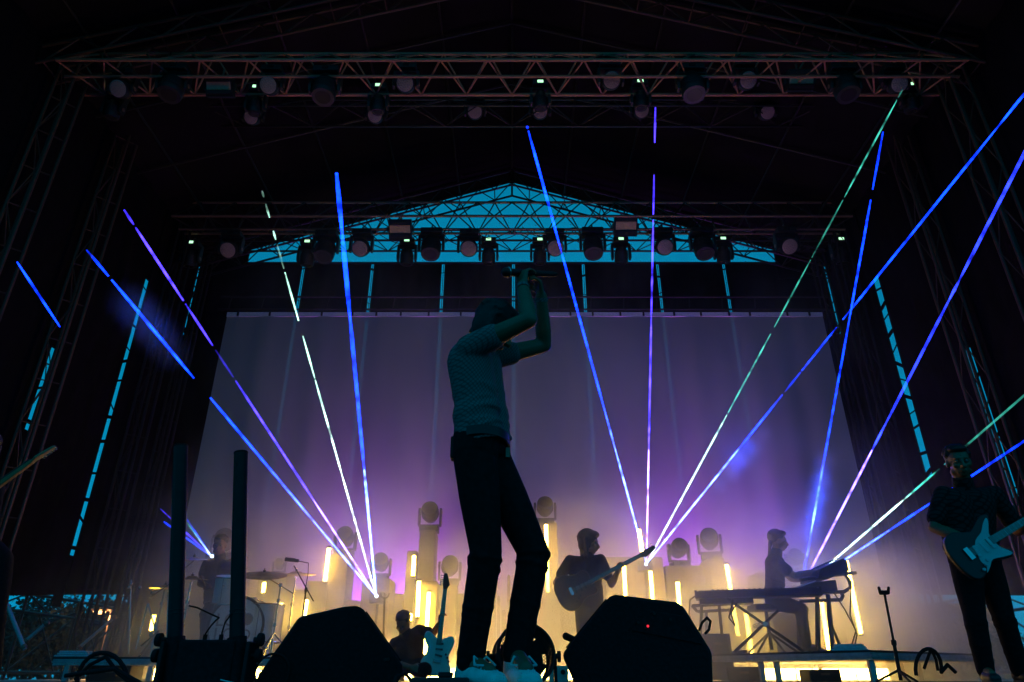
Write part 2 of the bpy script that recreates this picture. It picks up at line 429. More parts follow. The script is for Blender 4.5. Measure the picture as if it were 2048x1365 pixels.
blk('k', 834, 872, 1165, 10.2, 'tan3', label='front box with two upright light tubes')
blk('l', 874, 910, 1172, 10.6, 'tan', label='box with a moving head behind the upright guitar neck')
blk('m', 912, 948, 1190, 10.8, 'tan3', label='low box just left of the singer\'s near leg')
blk('n', 950, 992, 1148, 10.9, 'tan2', label='box behind the singer\'s near leg')
blk('o', 993, 1001, 1194, 10.9, 'tan', depth=.3, label='narrow step box left in the purple gap between the legs')
blk('p', 1001.5, 1013, 1222, 10.9, 'tan3', depth=.3, label='lowest box in the purple gap between the legs')
blk('q', 1013.5, 1021, 1152, 10.9, 'tan2', depth=.15, label='thin upright post in the purple gap between the legs')
blk('r', 1021.5, 1043, 1199, 10.9, 'tan', depth=.3, label='step box right in the purple gap between the legs')
blk('s', 1046, 1120, 1048, 11.2, 'tan2', label='tall box with a moving head right of the singer\'s knee')
blk('t', 1122, 1152, 1136, 10.7, 'tan', label='box left of the bass player')
blk('u', 1154, 1214, 1122, 11.0, 'tan2', label='box hidden behind the bass player')
blk('v', 1216, 1338, 1117, 10.6, 'tan3', label='widest pale box behind the bass neck and the light tubes')
blk('w', 1340, 1426, 1134, 10.8, 'tan2', label='wide box under the dim moving head right of centre')
blk('x', 1432, 1466, 1118, 10.5, 'tan', label='box under the moving head above the keyboard')
blk('y', 1478, 1498, 1192, 10.8, 'tan3', label='low slim box in the purple gap left of the keyboard player')
blk('z', 1500, 1524, 1217, 10.8, 'tan3', label='lowest box behind the keyboard player\'s stool')
blk('aa', 1528, 1610, 1148, 11.0, 'tan2', label='box behind the keyboard player under the faint moving head')
blk('ab', 1612, 1690, 1178, 10.8, 'tan2', label='box behind the small tilted synthesizer, right end of the skyline set')

# ------------------------------------------------------------------ moving heads
def make_head(wash, R, L, label, aim, base_up, loc, scale=1.0, group=None, display=None, lens='lens', mount=False):
    r = thing('moving_head', label, 'stage light', (0, 0, 0), group)
    fx = M['fixture']
    MB().box((0, 0, .055), (2 * R + .02, .28, .11)).build('base', fx, r, bevel=.012)
    MB().box((0, -.146 if base_up else .146, .06), (.10, .012, .050)).build('display', M[display] if display else M['glass'], r)
    MB().box((0, 0, .128), (2 * R + .10, .12, .035)).build('yoke_base', fx, r, bevel=.008)
    RM = Matrix(((0, 0, 1, 0), (1, 0, 0, 0), (0, 1, 0, 0), (0, 0, 0, 1)))
    for s in (-1, 1):
        MB().prism([(-.055, .12), (.055, .12), (.075, .36), (.05, .46), (-.05, .46), (-.075, .36)], -.022, .022, Matrix.Translation((s * (R + .035), 0, 0)) @ RM).build('yoke_arm', fx, r, bevel=.008)
        MB().tube((s * (R + .055), 0, .37), (s * (R + .065), 0, .37), .035, n=12).build('pivot', M['steel'], r)
    # head geometry about the pivot at z=.37, aimed along 'aim' (local)
    q = V(aim).normalized().to_track_quat('Z', 'Y').to_matrix().to_4x4(); TM = Matrix.Translation((0, 0, .37)) @ q
    g = MB(); g.tube((0, 0, -L * .5), (0, 0, -L * .18), R * .70, R * .94, 22); g.tube((0, 0, -L * .18), (0, 0, L * .36), R * .94, R * .97, 22); g.tube((0, 0, L * .36), (0, 0, L * .5), R * .97, R * .9, 22)
    g.v = [TM @ a for a in g.v]; hd = g.build('head', fx, r, smooth=True)
    for k in range(4):
        f = MB(); zz = -L * .12 + k * L * .1; f.ring((0, 0, zz), (0, 0, 1), R * .96, .006, 24, 5); f.v = [TM @ a for a in f.v]; f.build('cooling_fin', fx, hd)
    lr = R * .84 if wash else R * .62
    f = MB(); f.tube((0, 0, L * .5), (0, 0, L * .512), lr, lr * .97, 24); f.v = [TM @ a for a in f.v]; f.build('lens', M[lens], r, smooth=True)
    if wash:
        f = MB()
        for ring_, cnt in ((0, 1), (.30, 6), (.56, 12), (.80, 18)):
            for k in range(cnt):
                a = 2 * math.pi * k / cnt + ring_
                f.ell((lr * ring_ * math.cos(a), lr * ring_ * math.sin(a), L * .512), (lr * .105, 0, 0), (0, lr * .105, 0), (0, 0, .006), 8, 4)
        f.v = [TM @ a for a in f.v]; led = f.build('led_cells', M['lens'], r); led['kind'] = 'stuff'
    if mount:
        MB().box((0, 0, -.015), (.24, .06, .03)).build('bracket', fx, r); MB().ring((0, 0, -.07), (1, 0, 0), .045, .014, 16, 6).build('clamp', M['steel'], r)
    r.location = loc; r.scale = (scale,) * 3
    if not base_up: r.rotation_euler = (math.pi, 0, 0)
    return r
def place(root, loc, label, rz=0, scale=None):
    c = copy_tree(root); c.location = loc; c['label'] = label
    if scale: c.scale = (scale,) * 3
    c.rotation_euler.z = rz; return c
# on the boxes, beams parked upward
FG = 'moving heads standing on the skyline boxes'
fl = make_head(False, .17, .34, 'moving head on the tallest box left of the singer', (0, -1, .42), True, T['j'], .86, FG, lens='glass')
for k, lab, sc_ in (('e', 'faint moving head over the tall box left of the left laser fan', .9), ('g', 'moving head behind the left laser source', .8), ('l', 'moving head behind the tip of the upright guitar', .9),
                    ('s', 'moving head on the tall box right of the singer\'s knee', .95), ('w', 'dim moving head on the wide box right of the bass headstock', .9),
                    ('x', 'moving head on the box above the left end of the keyboard', .95), ('aa', 'faintest moving head, behind the keyboard player\'s hands', .8), ('b', 'small boxy lamp behind the bronze cymbal', .55)):
    p = T[k].copy()
    if k == 'w': p.x = P(1358, 1110, p.y).x
    if k == 's': p.x = P(1090, 1020, p.y).x
    if k == 'aa': p.x = P(1588, 1110, p.y).x
    place(fl, p, lab, random.uniform(-.2, .2), sc_ * .86)
ped = thing('lamp_stand', 'dark post behind the drummer carrying a moving head', 'stand', (P(447, 1100, 10.6).x, 10.6, 0))
rod('post', ped['_o'], V(ped['_o']) + V((0, 0, P(447, 1085, 10.6).z - .3)), .04, M['dark_alu'], ped); MB().box(V(ped['_o']) + V((0, 0, .02)), (.5, .5, .04)).build('foot', M['dark_alu'], ped)
zt = P(447, 1085, 10.6).z - .3
MB().box(V(ped['_o']) + V((0, 0, zt + .01)), (.34, .34, .03)).build('top_plate', M['dark_alu'], ped)
place(fl, V(ped['_o']) + V((0, 0, zt + .026)), 'moving head rising above the drummer\'s head', .1, .82)

# hanging lamps: make_head hangs upside down from a pipe; aim is local (local y and z are flipped by the half turn)
def hang(x, y, Y, wash, label, aimdn, R, L, group, display=None, scale=1.0, proto=None, drop=.37, lens='lens'):
    c = P(x, y, Y)
    c = V((c.x, c.y, c.z + drop * scale))
    if proto: return place(proto, c, label, 0)
    return make_head(wash, R, L, label, aimdn, False, c, scale, group, display, lens=lens, mount=True)
aim = (0, .62, .55)
G1 = 'round wash lights on the front truss'
fw = hang(812, 168, 7.5, True, 'round wash light left of centre on the front truss', aim, .17, .26, G1, scale=.86)
for x, y, lab in ((242, 184, 'leftmost round wash light on the front truss'), (540, 177, 'bluish round wash light between two green displays on the front truss'), (1222, 167, 'round wash light right of centre on the front truss'),
                  (1493, 167, 'round wash light left of the right blinder on the front truss'), (1793, 174, 'rightmost round wash light on the front truss, beside a green laser')):
    hang(x, y, 7.5, True, lab, aim, .17, .26, G1, proto=fw)
G2 = 'unlit profile heads on the front truss'
fp = hang(650, 178, 7.45, False, 'dark profile head between the left blinder and centre on the front truss', (0, .15, 1), .19, .44, G2, scale=.95, lens='glass')
for x, lab in ((1385, 'dark profile head right of centre on the front truss'), (345, 'dark profile head left of the left blinder on the front truss'), (1690, 'dark profile head right of the right blinder on the front truss')):
    hang(x, 175, 7.45, False, lab, (0, .15, 1), .19, .44, G2, proto=fp)
G3 = 'small beam heads with green displays on the front truss'
fs_ = hang(756, 214, 7.8, False, 'small beam head with lit display under the front truss, third from left', (0, -.2, 1), .12, .3, G3, 'green_led', .9, drop=.42, lens='glass')
for x, y, lab in ((223, 229, 'small beam head with lit display at the left end of the front truss'), (509, 221, 'small beam head with lit display below the bluish wash light'), (1081, 211, 'small beam head with lit display at the middle of the front truss'),
                  (1282, 210, 'small beam head with lit display right of the middle of the front truss'), (1824, 216, 'small beam head with lit display at the right end of the front truss')):
    hang(x, y, 7.8, False, lab, 0, 0, 0, G3, proto=fs_, drop=.42)
G4 = 'dim wash lights on the middle truss'
mw = hang(752, 232, 9.15, True, 'dim reddish wash light on the middle truss, second from left', aim, .17, .26, G4, scale=.85, drop=.37)
for x, y, lab in ((505, 240, 'dim leftmost wash light on the middle truss'), (950, 229, 'dim wash light left of centre on the middle truss'), (1080, 229, 'dim wash light just right of centre on the middle truss'), (1282, 227, 'dim pinkish wash light above the vertical blue beam'), (1532, 230, 'dim brown wash light at the right of the middle truss')):
    hang(x, y, 9.15, True, lab, 0, 0, 0, G4, proto=mw)
G5 = 'round wash lights on the rear truss'
rw = hang(938, 499, 11.2, True, 'round wash light left of centre on the rear truss', (0, .75, .62), .175, .26, G5, scale=1.0, drop=.40)
for x, y, lab in ((460, 502, 'leftmost round wash light of the rear truss, outside the teal gable'), (722, 499, 'round wash light left of the left blinder on the rear truss'), (1110, 498, 'round wash light behind the tall blue beam'),
                  (1328, 496, 'round wash light right of the right blinder on the rear truss'), (1575, 495, 'rightmost round wash light of the rear truss')):
    hang(x, y, 11.2, True, lab, 0, 0, 0, G5, proto=rw, drop=.40)
G6 = 'unlit profile heads on the rear truss'
rp = hang(862, 500, 11.2, False, 'dark profile head pointing down left of centre on the rear truss', (0, .28, 1), .20, .46, G6, drop=.44, lens='glass')
for x, y, lab in ((650, 505, 'dark profile head at the left of the rear truss near the thick blue beam'), (1186, 499, 'dark profile head pointing down right of centre on the rear truss'), (1407, 499, 'dark profile head at the right of the rear truss')):
    hang(x, y, 11.2, False, lab, 0, 0, 0, G6, proto=rp, drop=.44)
G7 = 'small beam heads with displays on the rear truss'
rs = hang(977, 520, 11.6, False, 'small beam head with green display just left of the raised hand', (0, -.25, 1), .14, .32, G7, 'green_led', 1.0, drop=.46, lens='glass')
for x, y, lab in ((613, 524, 'small beam head with green display at the left part of the rear truss'), (813, 522, 'small beam head with green display below the left rear blinder'), (1080, 520, 'small beam head right behind the raised hand'),
                  (1243, 519, 'small beam head with green display below the right rear blinder'), (1448, 518, 'small beam head with green display at the right part of the rear truss'), (379, 526, 'small beam head with green display beyond the left end of the teal gable'), (1685, 519, 'small beam head with bright display beyond the right end of the rear truss')):
    hang(x, y, 11.6, False, lab, 0, 0, 0, G7, proto=rs, drop=.46)

def blinder(label, x, y, Y, w, h, group):
    c = P(x, y, Y); t = thing('blinder', label, 'stage light', c, group)
    R_ = Matrix.Rotation(rad(34), 4, 'X'); TM = Matrix.Translation(c) @ R_
    def bx(nm, cc, d, m, par=None):
        g = MB().box(cc, d); g.v = [TM @ a for a in g.v]; return g.build(nm, m, par or t, bevel=.006)
    bx('housing', (0, .06, 0), (w * 1.12, .12, h * 2.6), M['fixture'])
    bx('face_plate', (0, -.004, 0), (w, .012, h), M['amber'])
    bx('top_flap', (0, -.02, h * .78), (w * 1.02, .03, h * .44), M['fixture']); bx('bottom_flap', (0, -.02, -h * .82), (w * 1.02, .03, h * .44), M['fixture'])
    for s in (-1, 1):
        g = MB().prism([(-.03, -.05), (.08, -.05), (.05, .05), (-.02, .05)], -.012, .012, TM @ Matrix.Translation((s * w * .62, .05, 0)) @ Matrix(((0, 0, 1, 0), (1, 0, 0, 0), (0, 1, 0, 0), (0, 0, 0, 1)))); g.build('bracket', M['fixture'], t)
    rod('hanger', c + V((0, .05, .12)), c + V((0, .05, .38)), .016, M['steel'], t)
    return t
GB = 'blinders hung from the trusses'
blinder('amber-faced blinder at the left of the front truss', 437, 172, 7.5, .36, .12, GB)
blinder('amber-faced blinder at the right of the front truss', 1603, 160, 7.5, .36, .12, GB)
blinder('amber-faced blinder left of centre on the rear truss', 800, 459, 11.0, .40, .15, GB)
blinder('amber-faced blinder right of centre on the rear truss, beside the vertical blue beam', 1252, 452, 11.0, .40, .16, GB)
# cables swagged along the rear truss
for i, (xa, xb, ya, yb, dip) in enumerate(((760, 850, 470, 470, 18), (885, 925, 466, 468, 16), (955, 1045, 470, 462, 14), (1045, 1100, 455, 470, 10), (1130, 1160, 466, 462, -8), (1340, 1390, 470, 468, 14))):
    pts = [P(xa + (xb - xa) * k / 8, ya + (yb - ya) * k / 8 + dip * math.sin(math.pi * k / 8), 11.45) for k in range(9)]
    tag(MB().pipe(pts, .008, 6).build('power_cable', M['rubber'], smooth=True), ('thin cable swagged under the left rear blinder', 'short cable between two lamps left of centre on the rear truss', 'long cable across the middle of the rear truss', 'cable bridging the raised hand on the rear truss', 'cable arching over a lamp right of centre', 'cable swagged at the right of the rear truss')[i], 'cable', 'cables swagged along the rear truss')
# ------------------------------------------------------------------ light tubes, floor bars, wash lamps
GT = 'yellow light tubes standing among the boxes'
tubes = [(658, 1097, 650, 1163, 10.6, 'tilted light tube left of the left laser fan'), (828, 1112, 826, 1152, 10.7, 'shortest upright light tube left of the singer, below a moving head'),
 (838, 1163, 835, 1234, 10.1, 'upright light tube above the crouching guitarist\'s head'), (858, 1185, 850, 1310, 10.1, 'light tube behind the crouching guitarist\'s raised arm'),
 (821, 1228, 820, 1242, 10.1, 'tiny light tube end beside the crouching guitarist\'s head'),
 (1092, 1050, 1096, 1185, 10.95, 'long light tube partly behind the singer\'s knee'), (1278, 1060, 1284, 1104, 10.5, 'light tube at the right laser source'),
 (1248, 1132, 1252, 1215, 10.2, 'light tube under the bass neck'), (1301, 1143, 1306, 1215, 10.2, 'light tube below the right laser source'), (1355, 1165, 1360, 1225, 10.2, 'short light tube above the right end of the right monitor'),
 (1453, 1130, 1476, 1272, 10.2, 'long light tube crossing the left end of the keyboard'), (1492, 1228, 1504, 1316, 10.0, 'light tube under the middle of the keyboard'),
 (1536, 1235, 1543, 1280, 10.3, 'light tube behind the stool'), (1557, 1296, 1561, 1318, 10.2, 'small light tube end low behind the stool'),
 (1643, 1203, 1659, 1308, 10.0, 'light tube between the columns of the synthesizer stand'), (1692, 1122, 1722, 1268, 9.9, 'longest light tube, at the right of the synthesizer stand'),
 (563, 1207, 557, 1262, 10.3, 'light tube between the floor tom and the left monitor'), (614, 1200, 609, 1232, 10.3, 'light tube just above the left monitor'),
 (529, 1166, 526, 1186, 10.4, 'short light tube under the bronze cymbal'), (308, 1231, 302, 1262, 10.2, 'light tube at the far left behind the drum hardware')]
for x0, y0, x1, y1, Y, lab in tubes:
    a, b = P(x0, y0, Y), P(x1, y1, Y)
    t = thing('light_tube', lab, 'light tube', b, GT)
    MB().tube(b, a, .026, n=10).build('glow_tube', M['tube'], t, smooth=True)
    d = (a - b).normalized()
    for p, q in ((a, a + d * .03), (b, b - d * .03)): MB().tube(p, q, .029, n=10).build('end_cap', M['black'], t, smooth=True)
    rod('back_rail', b + V((0, .045, -.02)), a + V((0, .045, .02)), .014, M['black'], t)
GBAR = 'warm floor light bars at the foot of the boxes'
for i, (x, n_, lab) in enumerate(((330, 2, 'short bright floor bar under the left riser'), (452, 4, 'bright floor bar behind the drum kit'), (640, 6, 'bright floor bar behind the left monitor'), (860, 6, 'bright floor bar behind the crouching guitarist'), (1080, 6, 'bright floor bar behind the floor fan'), (1270, 6, 'bright floor bar behind the right monitor'), (1462, 3, 'bright floor bar under the left half of the right riser'), (1592, 4, 'bright floor bar under the middle of the right riser'), (1712, 4, 'bright floor bar under the right end of the right riser'))):
    c = P(x, 1352, 9.95); c.z = .10
    t = thing('floor_light_bar', lab, 'light bar', (c.x, c.y, 0), GBAR); L_ = .22 * n_
    MB().box((c.x, c.y + .05, .055), (L_ + .02, .12, .09)).build('housing', M['black'], t, bevel=.005)
    for k in range(n_):
        xx = c.x - L_ / 2 + .11 + .22 * k
        MB().box((xx, c.y + .04, .112), (.20, .07, .012)).build('light_cell', M['bar'], t)
        MB().box((xx, c.y - .014, .075), (.196, .006, .13)).build('light_cell', M['bar'], t)
GW = 'purple wash lamps behind the boxes'
def area(name, loc, target, sx, sy, c, e, parent):
    ld = bpy.data.lights.new(name, 'AREA'); ld.shape = 'RECTANGLE'; ld.size = sx; ld.size_y = sy; ld.color = c; ld.energy = e; ld.spread = rad(85)
    o = bpy.data.objects.new(name, ld); col.objects.link(o); o.parent = parent
    off = V(parent['_o']); o.location = V(loc) - off
    o.rotation_euler = (V(target) - V(loc)).to_track_quat('-Z', 'Y').to_euler(); return o
for i, (x, e) in enumerate(((560, .5), (700, 1.0), (795, 1.0), (930, .8), (1018, 1.1), (1180, .5), (1300, .8), (1432, 1.0), (1488, 1.1), (1560, .6))):
    c = P(x, 1340, 11.9); c.z = .16
    t = thing('wash_lamp', ('purple floor wash lamp behind the boxes left of the drum cymbals', 'purple floor wash lamp glowing in the gap left of the left laser', 'purple floor wash lamp glowing right of the left laser', 'purple floor wash lamp behind the singer\'s near leg', 'purple floor wash lamp glowing between the singer\'s legs', 'purple floor wash lamp behind the bass player', 'purple floor wash lamp behind the right laser', 'purple floor wash lamp glowing in the slim gap above the keyboard', 'purple floor wash lamp glowing behind the keyboard player', 'purple floor wash lamp behind the synthesizer')[i], 'stage light', (c.x, c.y, 0), GW)
    MB().box((c.x, c.y, .06), (.30, .16, .12)).build('housing', M['black'], t, bevel=.008)
    MB().box((c.x, c.y, .126), (.26, .12, .012)).build('lens', M['purple_lamp'], t)
    area('lamp_light', (c.x, c.y, .15), (c.x, c.y + .5, .75), .26, .12, (.46, .04, 1.0), 330 * e, t)

# ------------------------------------------------------------------ stage smoke
HX0, HX1, HY0, HY1, HZ0, HZ1 = -6.78, 6.78, 6.0, 13.02, -.03, 7.6
m = bpy.data.materials.new('smoke'); m.use_nodes = True; n = m.node_tree.nodes; l = m.node_tree.links; n.clear()
o_ = n.new('ShaderNodeOutputMaterial'); pv = n.new('ShaderNodeVolumePrincipled')
pv.inputs['Color'].default_value = (.92, .92, .93, 1); pv.inputs['Anisotropy'].default_value = .25
tc = n.new('ShaderNodeTexCoord'); sx = n.new('ShaderNodeSeparateXYZ'); l.new(tc.outputs['Object'], sx.inputs[0])
def ramp(src, a, b, c, d):
    q = n.new('ShaderNodeMapRange'); q.interpolation_type = 'SMOOTHSTEP'
    q.inputs[1].default_value = a; q.inputs[2].default_value = b; q.inputs[3].default_value = c; q.inputs[4].default_value = d
    l.new(src, q.inputs[0]); return q.outputs[0]
def mul(a, b):
    q = n.new('ShaderNodeMath'); q.operation = 'MULTIPLY'
    for i, s in enumerate((a, b)):
        if isinstance(s, (int, float)): q.inputs[i].default_value = s
        else: l.new(s, q.inputs[i])
    return q.outputs[0]
HC = V(((HX0 + HX1) / 2, (HY0 + HY1) / 2, 0))
fz = ramp(sx.outputs[2], .3, 3.2, .8, .05)
low = ramp(sx.outputs[2], .5, 1.9, 1.05, 0.0)
fa = n.new('ShaderNodeMath'); fa.operation = 'ADD'; l.new(fz, fa.inputs[0]); l.new(low, fa.inputs[1]); fz = fa.outputs[0]; fz2 = ramp(sx.outputs[2], 5.0, 7.5, 1.0, 0.0)
fy = ramp(sx.outputs[1], 7.2 - HC.y, 10.2 - HC.y, 0.0, 1.0)
fx1 = ramp(sx.outputs[0], -5.6, -3.2, 0.02, 1.0); fx2 = ramp(sx.outputs[0], 4.4, 6.4, 1.0, 0.15)
no = n.new('ShaderNodeTexNoise'); no.inputs['Scale'].default_value = .6; no.inputs['Detail'].default_value = 6; no.inputs['Roughness'].default_value = .6
l.new(tc.outputs['Object'], no.inputs['Vector'])
fn = ramp(no.outputs[0], .40, .64, .12, 2.2)
DENS = .54
dn = mul(mul(mul(fz, fz2), mul(fx1, fx2)), mul(mul(fy, fn), DENS))
# thicker puffs drifting through the beams
for px_, py_, pY, pr, amp in ([(1602 + 164 * f, 1178 - 914 * f, 10.2 - 4.0 * u, .20, a) for f, u, a in ((.08, .088, .8), (.12, .135, 1.3), (.16, .18, 1.7), (.20, .232, 1.9), (.24, .28, 1.6), (.28, .325, 1.0))] +
                              [(1440, 972, 9.5, .17, .9), (1462, 945, 9.32, .18, 1.4), (1484, 920, 9.14, .18, 1.6), (1506, 895, 8.97, .18, 1.2), (1528, 868, 8.8, .16, .7)] +
                              [(262, 608, 7.2, .34, .35), (290, 640, 7.35, .36, .45), (318, 674, 7.55, .34, .40), (345, 707, 7.75, .30, .3)] + [(745, 1165, 9.9, .30, .9), (1290, 1100, 9.95, .30, .9)]):
    q = P(px_, py_, pY) - HC
    vd = n.new('ShaderNodeVectorMath'); vd.operation = 'DISTANCE'; vd.inputs[1].default_value = q; l.new(tc.outputs['Object'], vd.inputs[0])
    pf = ramp(vd.outputs['Value'], pr * .1, pr, amp, 0.0)
    ad = n.new('ShaderNodeMath'); ad.operation = 'ADD'; l.new(dn, ad.inputs[0]); l.new(pf, ad.inputs[1]); dn = ad.outputs[0]
l.new(dn, pv.inputs['Density']); l.new(pv.outputs[0], o_.inputs['Volume'])
hz = MB().box((0, 0, (HZ0 + HZ1) / 2), (HX1 - HX0, HY1 - HY0, HZ1 - HZ0)).build('haze', m); hz.location = HC; struct(hz, 'stuff')

# ------------------------------------------------------------------ laser beams
def beam_mat(name, far, near, k=4.5):
    m = bpy.data.materials.new(name); m.use_nodes = True; n = m.node_tree.nodes; l = m.node_tree.links; n.clear()
    o = n.new('ShaderNodeOutputMaterial'); e = n.new('ShaderNodeEmission'); t = n.new('ShaderNodeBsdfTransparent'); ad = n.new('ShaderNodeAddShader')
    at = n.new('ShaderNodeAttribute'); at.attribute_name = 'glow'
    mx = n.new('ShaderNodeMix'); mx.data_type = 'RGBA'; mx.inputs[6].default_value = (*far, 1); mx.inputs[7].default_value = (*near, 1)
    pw = n.new('ShaderNodeMapRange'); pw.inputs[1].default_value = .58; pw.inputs[2].default_value = 1.1; l.new(at.outputs['Fac'], pw.inputs[0]); l.new(pw.outputs[0], mx.inputs[0])
    tc = n.new('ShaderNodeTexCoord'); no = n.new('ShaderNodeTexNoise'); no.inputs['Scale'].default_value = 7; no.inputs['Detail'].default_value = 5
    l.new(tc.outputs['Object'], no.inputs['Vector'])
    nr = n.new('ShaderNodeMapRange'); nr.inputs[1].default_value = .35; nr.inputs[2].default_value = .65; nr.inputs[3].default_value = .12; nr.inputs[4].default_value = 1.35
    l.new(no.outputs[0], nr.inputs[0])
    m1 = n.new('ShaderNodeMath'); m1.operation = 'MULTIPLY'; l.new(at.outputs['Fac'], m1.inputs[0]); l.new(nr.outputs[0], m1.inputs[1])
    m2 = n.new('ShaderNodeMath'); m2.operation = 'MULTIPLY'; l.new(m1.outputs[0], m2.inputs[0]); m2.inputs[1].default_value = k
    l.new(mx.outputs[2], e.inputs[0]); l.new(m2.outputs[0], e.inputs[1]); l.new(e.outputs[0], ad.inputs[0]); l.new(t.outputs[0], ad.inputs[1]); l.new(ad.outputs[0], o.inputs[0])
    m.cycles.emission_sampling = 'FRONT_BACK'
    return m
BM = {'blue': beam_mat('beam_blue', (.002, .026, 1.0), (.13, .25, 1.0), 9), 'violet': beam_mat('beam_violet', (.05, .028, 1.0), (.5, .3, 1.0), 6.5),
      'green': beam_mat('beam_green', (.02, .20, .155), (.62, .92, .85)), 'white': beam_mat('beam_white', (.30, .62, .48), (.85, .95, 1.0)), 'indigo': beam_mat('beam_indigo', (.014, .028, .9), (.45, .23, 1.0), 6.5)}
def beam(label, src, dst, c, r0, r1, segs, puffs=()):
    # segs: (t0, t1, glow at t0, glow at t1); the smoke is patchy so a beam shows in pieces
    src, dst = V(src), V(dst); t = thing('laser_beam', label, 'laser beam', src, 'laser beams fanning out of the smoke')
    for t0, t1, g0, g1 in segs:
        k = max(2, int((t1 - t0) * 26)); vs = []; fs = []; gl = []; N = 8
        d = (dst - src).normalized(); u = d.orthogonal().normalized(); w_ = d.cross(u)
        for i in range(k + 1):
            f = t0 + (t1 - t0) * i / k; r = (r0 + (r1 - r0) * f) * (1 if 0 < i < k else .55)
            for j in range(N):
                a = 2 * math.pi * j / N; vs.append(src + (dst - src) * f + (u * math.cos(a) + w_ * math.sin(a)) * r); gl.append(g0 + (g1 - g0) * i / k)
        for i in range(k):
            for j in range(N): fs.append((i * N + j, i * N + (j + 1) % N, (i + 1) * N + (j + 1) % N, (i + 1) * N + j))
        me = MB().add(vs, fs).mesh('beam_section', BM[c], src, smooth=True)
        at = me.attributes.new('glow', 'FLOAT', 'POINT'); at.data.foreach_set('value', gl)
        o = bpy.data.objects.new('beam_section', me); col.objects.link(o); o.parent = t
    for t0, t1, g in puffs:              # point lamps added along the beam to imitate its glow in thick smoke
        for i in range(4):
            f = t0 + (t1 - t0) * (i + .5) / 4; e = math.sin(math.pi * (i + .5) / 4)
            ld = bpy.data.lights.new('scattered_light', 'POINT'); ld.energy = 9 * g * e; ld.color = (.002, .055, 1); ld.shadow_soft_size = .012
            o = bpy.data.objects.new('scattered_light', ld); col.objects.link(o); o.parent = t; o.location = (dst - src) * f
def pbeam(label, s, sY, e, eY, c, r0, r1, segs, puffs=()):
    # seg ends are given as picture y (or x when the beam is flat); solve the fraction on the straight beam
    A, B = P(*s, sY), P(*e, eY)
    def frac(px, py):
        lo, hi = 0.0, 1.0
        for _ in range(40):
            mid = (lo + hi) / 2; q = A + (B - A) * mid - V((0, 0, CAMZ)); zc = q.y * cp + q.z * sp
            yy = 682.5 - FPX * (q.z * cp - q.y * sp) / zc; 
            if yy > py: lo = mid
            else: hi = mid
        return lo
    beam(label, A, B, c, r0 * .74, r1 * .74, [(frac(0, a), frac(0, b), g0, g1) for a, b, g0, g1 in segs], [(frac(0, a), frac(0, b), g) for a, b, g in puffs])
S1, S2, S3, S4 = (752, 1192), (1293, 1128), (1602, 1178), (422, 1112)
pbeam('leftmost blue beam of the left fan, broken at the screen edge', S1, 10.05, (172, 499), 6.4, 'blue', 0.0144, 0.0208, [(1192, 1050, 1.0, .75), (1050, 796, .75, .42), (757, 560, .55, .45), (553, 500, .3, .2)], puffs=[(720, 590, .7)])
pbeam('violet beam of the left fan reaching up towards the left tower', S1, 10.05, (248, 420), 6.2, 'violet', 0.0137, 0.0192, [(1192, 1000, 1.0, .7), (1000, 762, .6, .25), (755, 700, .05, .03), (692, 608, .35, .3), (602, 455, .42, .5), (450, 420, .3, .2)])
pbeam('greenish white beam of the left fan', S1, 10.05, (524, 382), 6.6, 'white', 0.0144, 0.0176, [(1192, 950, 1.1, .85), (950, 760, .8, .55), (757, 672, .5, .3), (642, 545, .55, .55), (538, 490, .12, .06), (480, 462, .3, .3), (436, 408, .3, .25), (395, 382, .15, .1)])
pbeam('thick blue beam rising from the left fan', S1, 10.05, (673, 346), 5.6, 'blue', 0.0151, 0.0360, [(1192, 940, 1.1, .8), (940, 640, .55, .40), (640, 470, .45, .5), (470, 346, .5, .45)], puffs=[(1180, 1120, .3)])
pbeam('tall blue beam leaning left over the singer\'s hands from the right fan', S2, 10.3, (1054, 252), 6.0, 'blue', 0.0151, 0.0208, [(1128, 900, 1.0, .75), (900, 820, .7, .6), (820, 500, .5, .48), (500, 262, .5, .42), (258, 252, .2, .15)], puffs=[(1100, 1010, .35)])
pbeam('vertical violet blue beam of the right fan', S2, 10.3, (1311, 206), 6.4, 'violet', 0.0144, 0.0176, [(1128, 900, 1.0, .8), (900, 640, .62, .40), (640, 440, .36, .34), (430, 350, .28, .2), (286, 215, .34, .3)])
pbeam('green beam of the right fan ending at the front truss', S2, 10.3, (1805, 180), 7.2, 'green', 0.0144, 0.0160, [(1128, 830, 1.0, .7), (826, 668, .55, .40), (655, 520, .32, .22), (516, 400, .12, .25), (395, 200, .36, .34), (196, 180, .12, .08)])
pbeam('flat blue beam of the right fan crossing to the right edge', S2, 10.3, (2110, 112), 5.6, 'blue', 0.0144, 0.0208, [(1128, 900, 1.0, .8), (900, 790, .6, .4), (785, 745, .06, .10), (742, 655, .26, .3), (640, 260, .36, .38), (260, 112, .46, .5)], puffs=[(965, 870, 1.6)])
pbeam('steep blue beam of the keyboard fan', S3, 10.2, (1766, 264), 6.2, 'blue', 0.0144, 0.0176, [(1178, 1060, .5, .7), (1060, 930, .85, .7), (930, 640, .42, .38), (640, 400, .36, .42), (380, 264, .3, .22)], puffs=[(1090, 930, 2.4)])
pbeam('purple to indigo beam of the keyboard fan', S3, 10.2, (2078, 250), 5.6, 'indigo', 0.0144, 0.0240, [(1178, 900, .8, .75), (900, 850, .6, .5), (850, 600, .30, .3), (600, 560, .45, .4), (560, 250, .36, .36)])
pbeam('white green beam of the keyboard fan passing behind the right guitarist', S3, 10.2, (2110, 738), 6.0, 'green', 0.0137, 0.0144, [(1178, 1000, 1.0, .85), (1000, 938, .7, .25), (930, 738, .20, .16)])
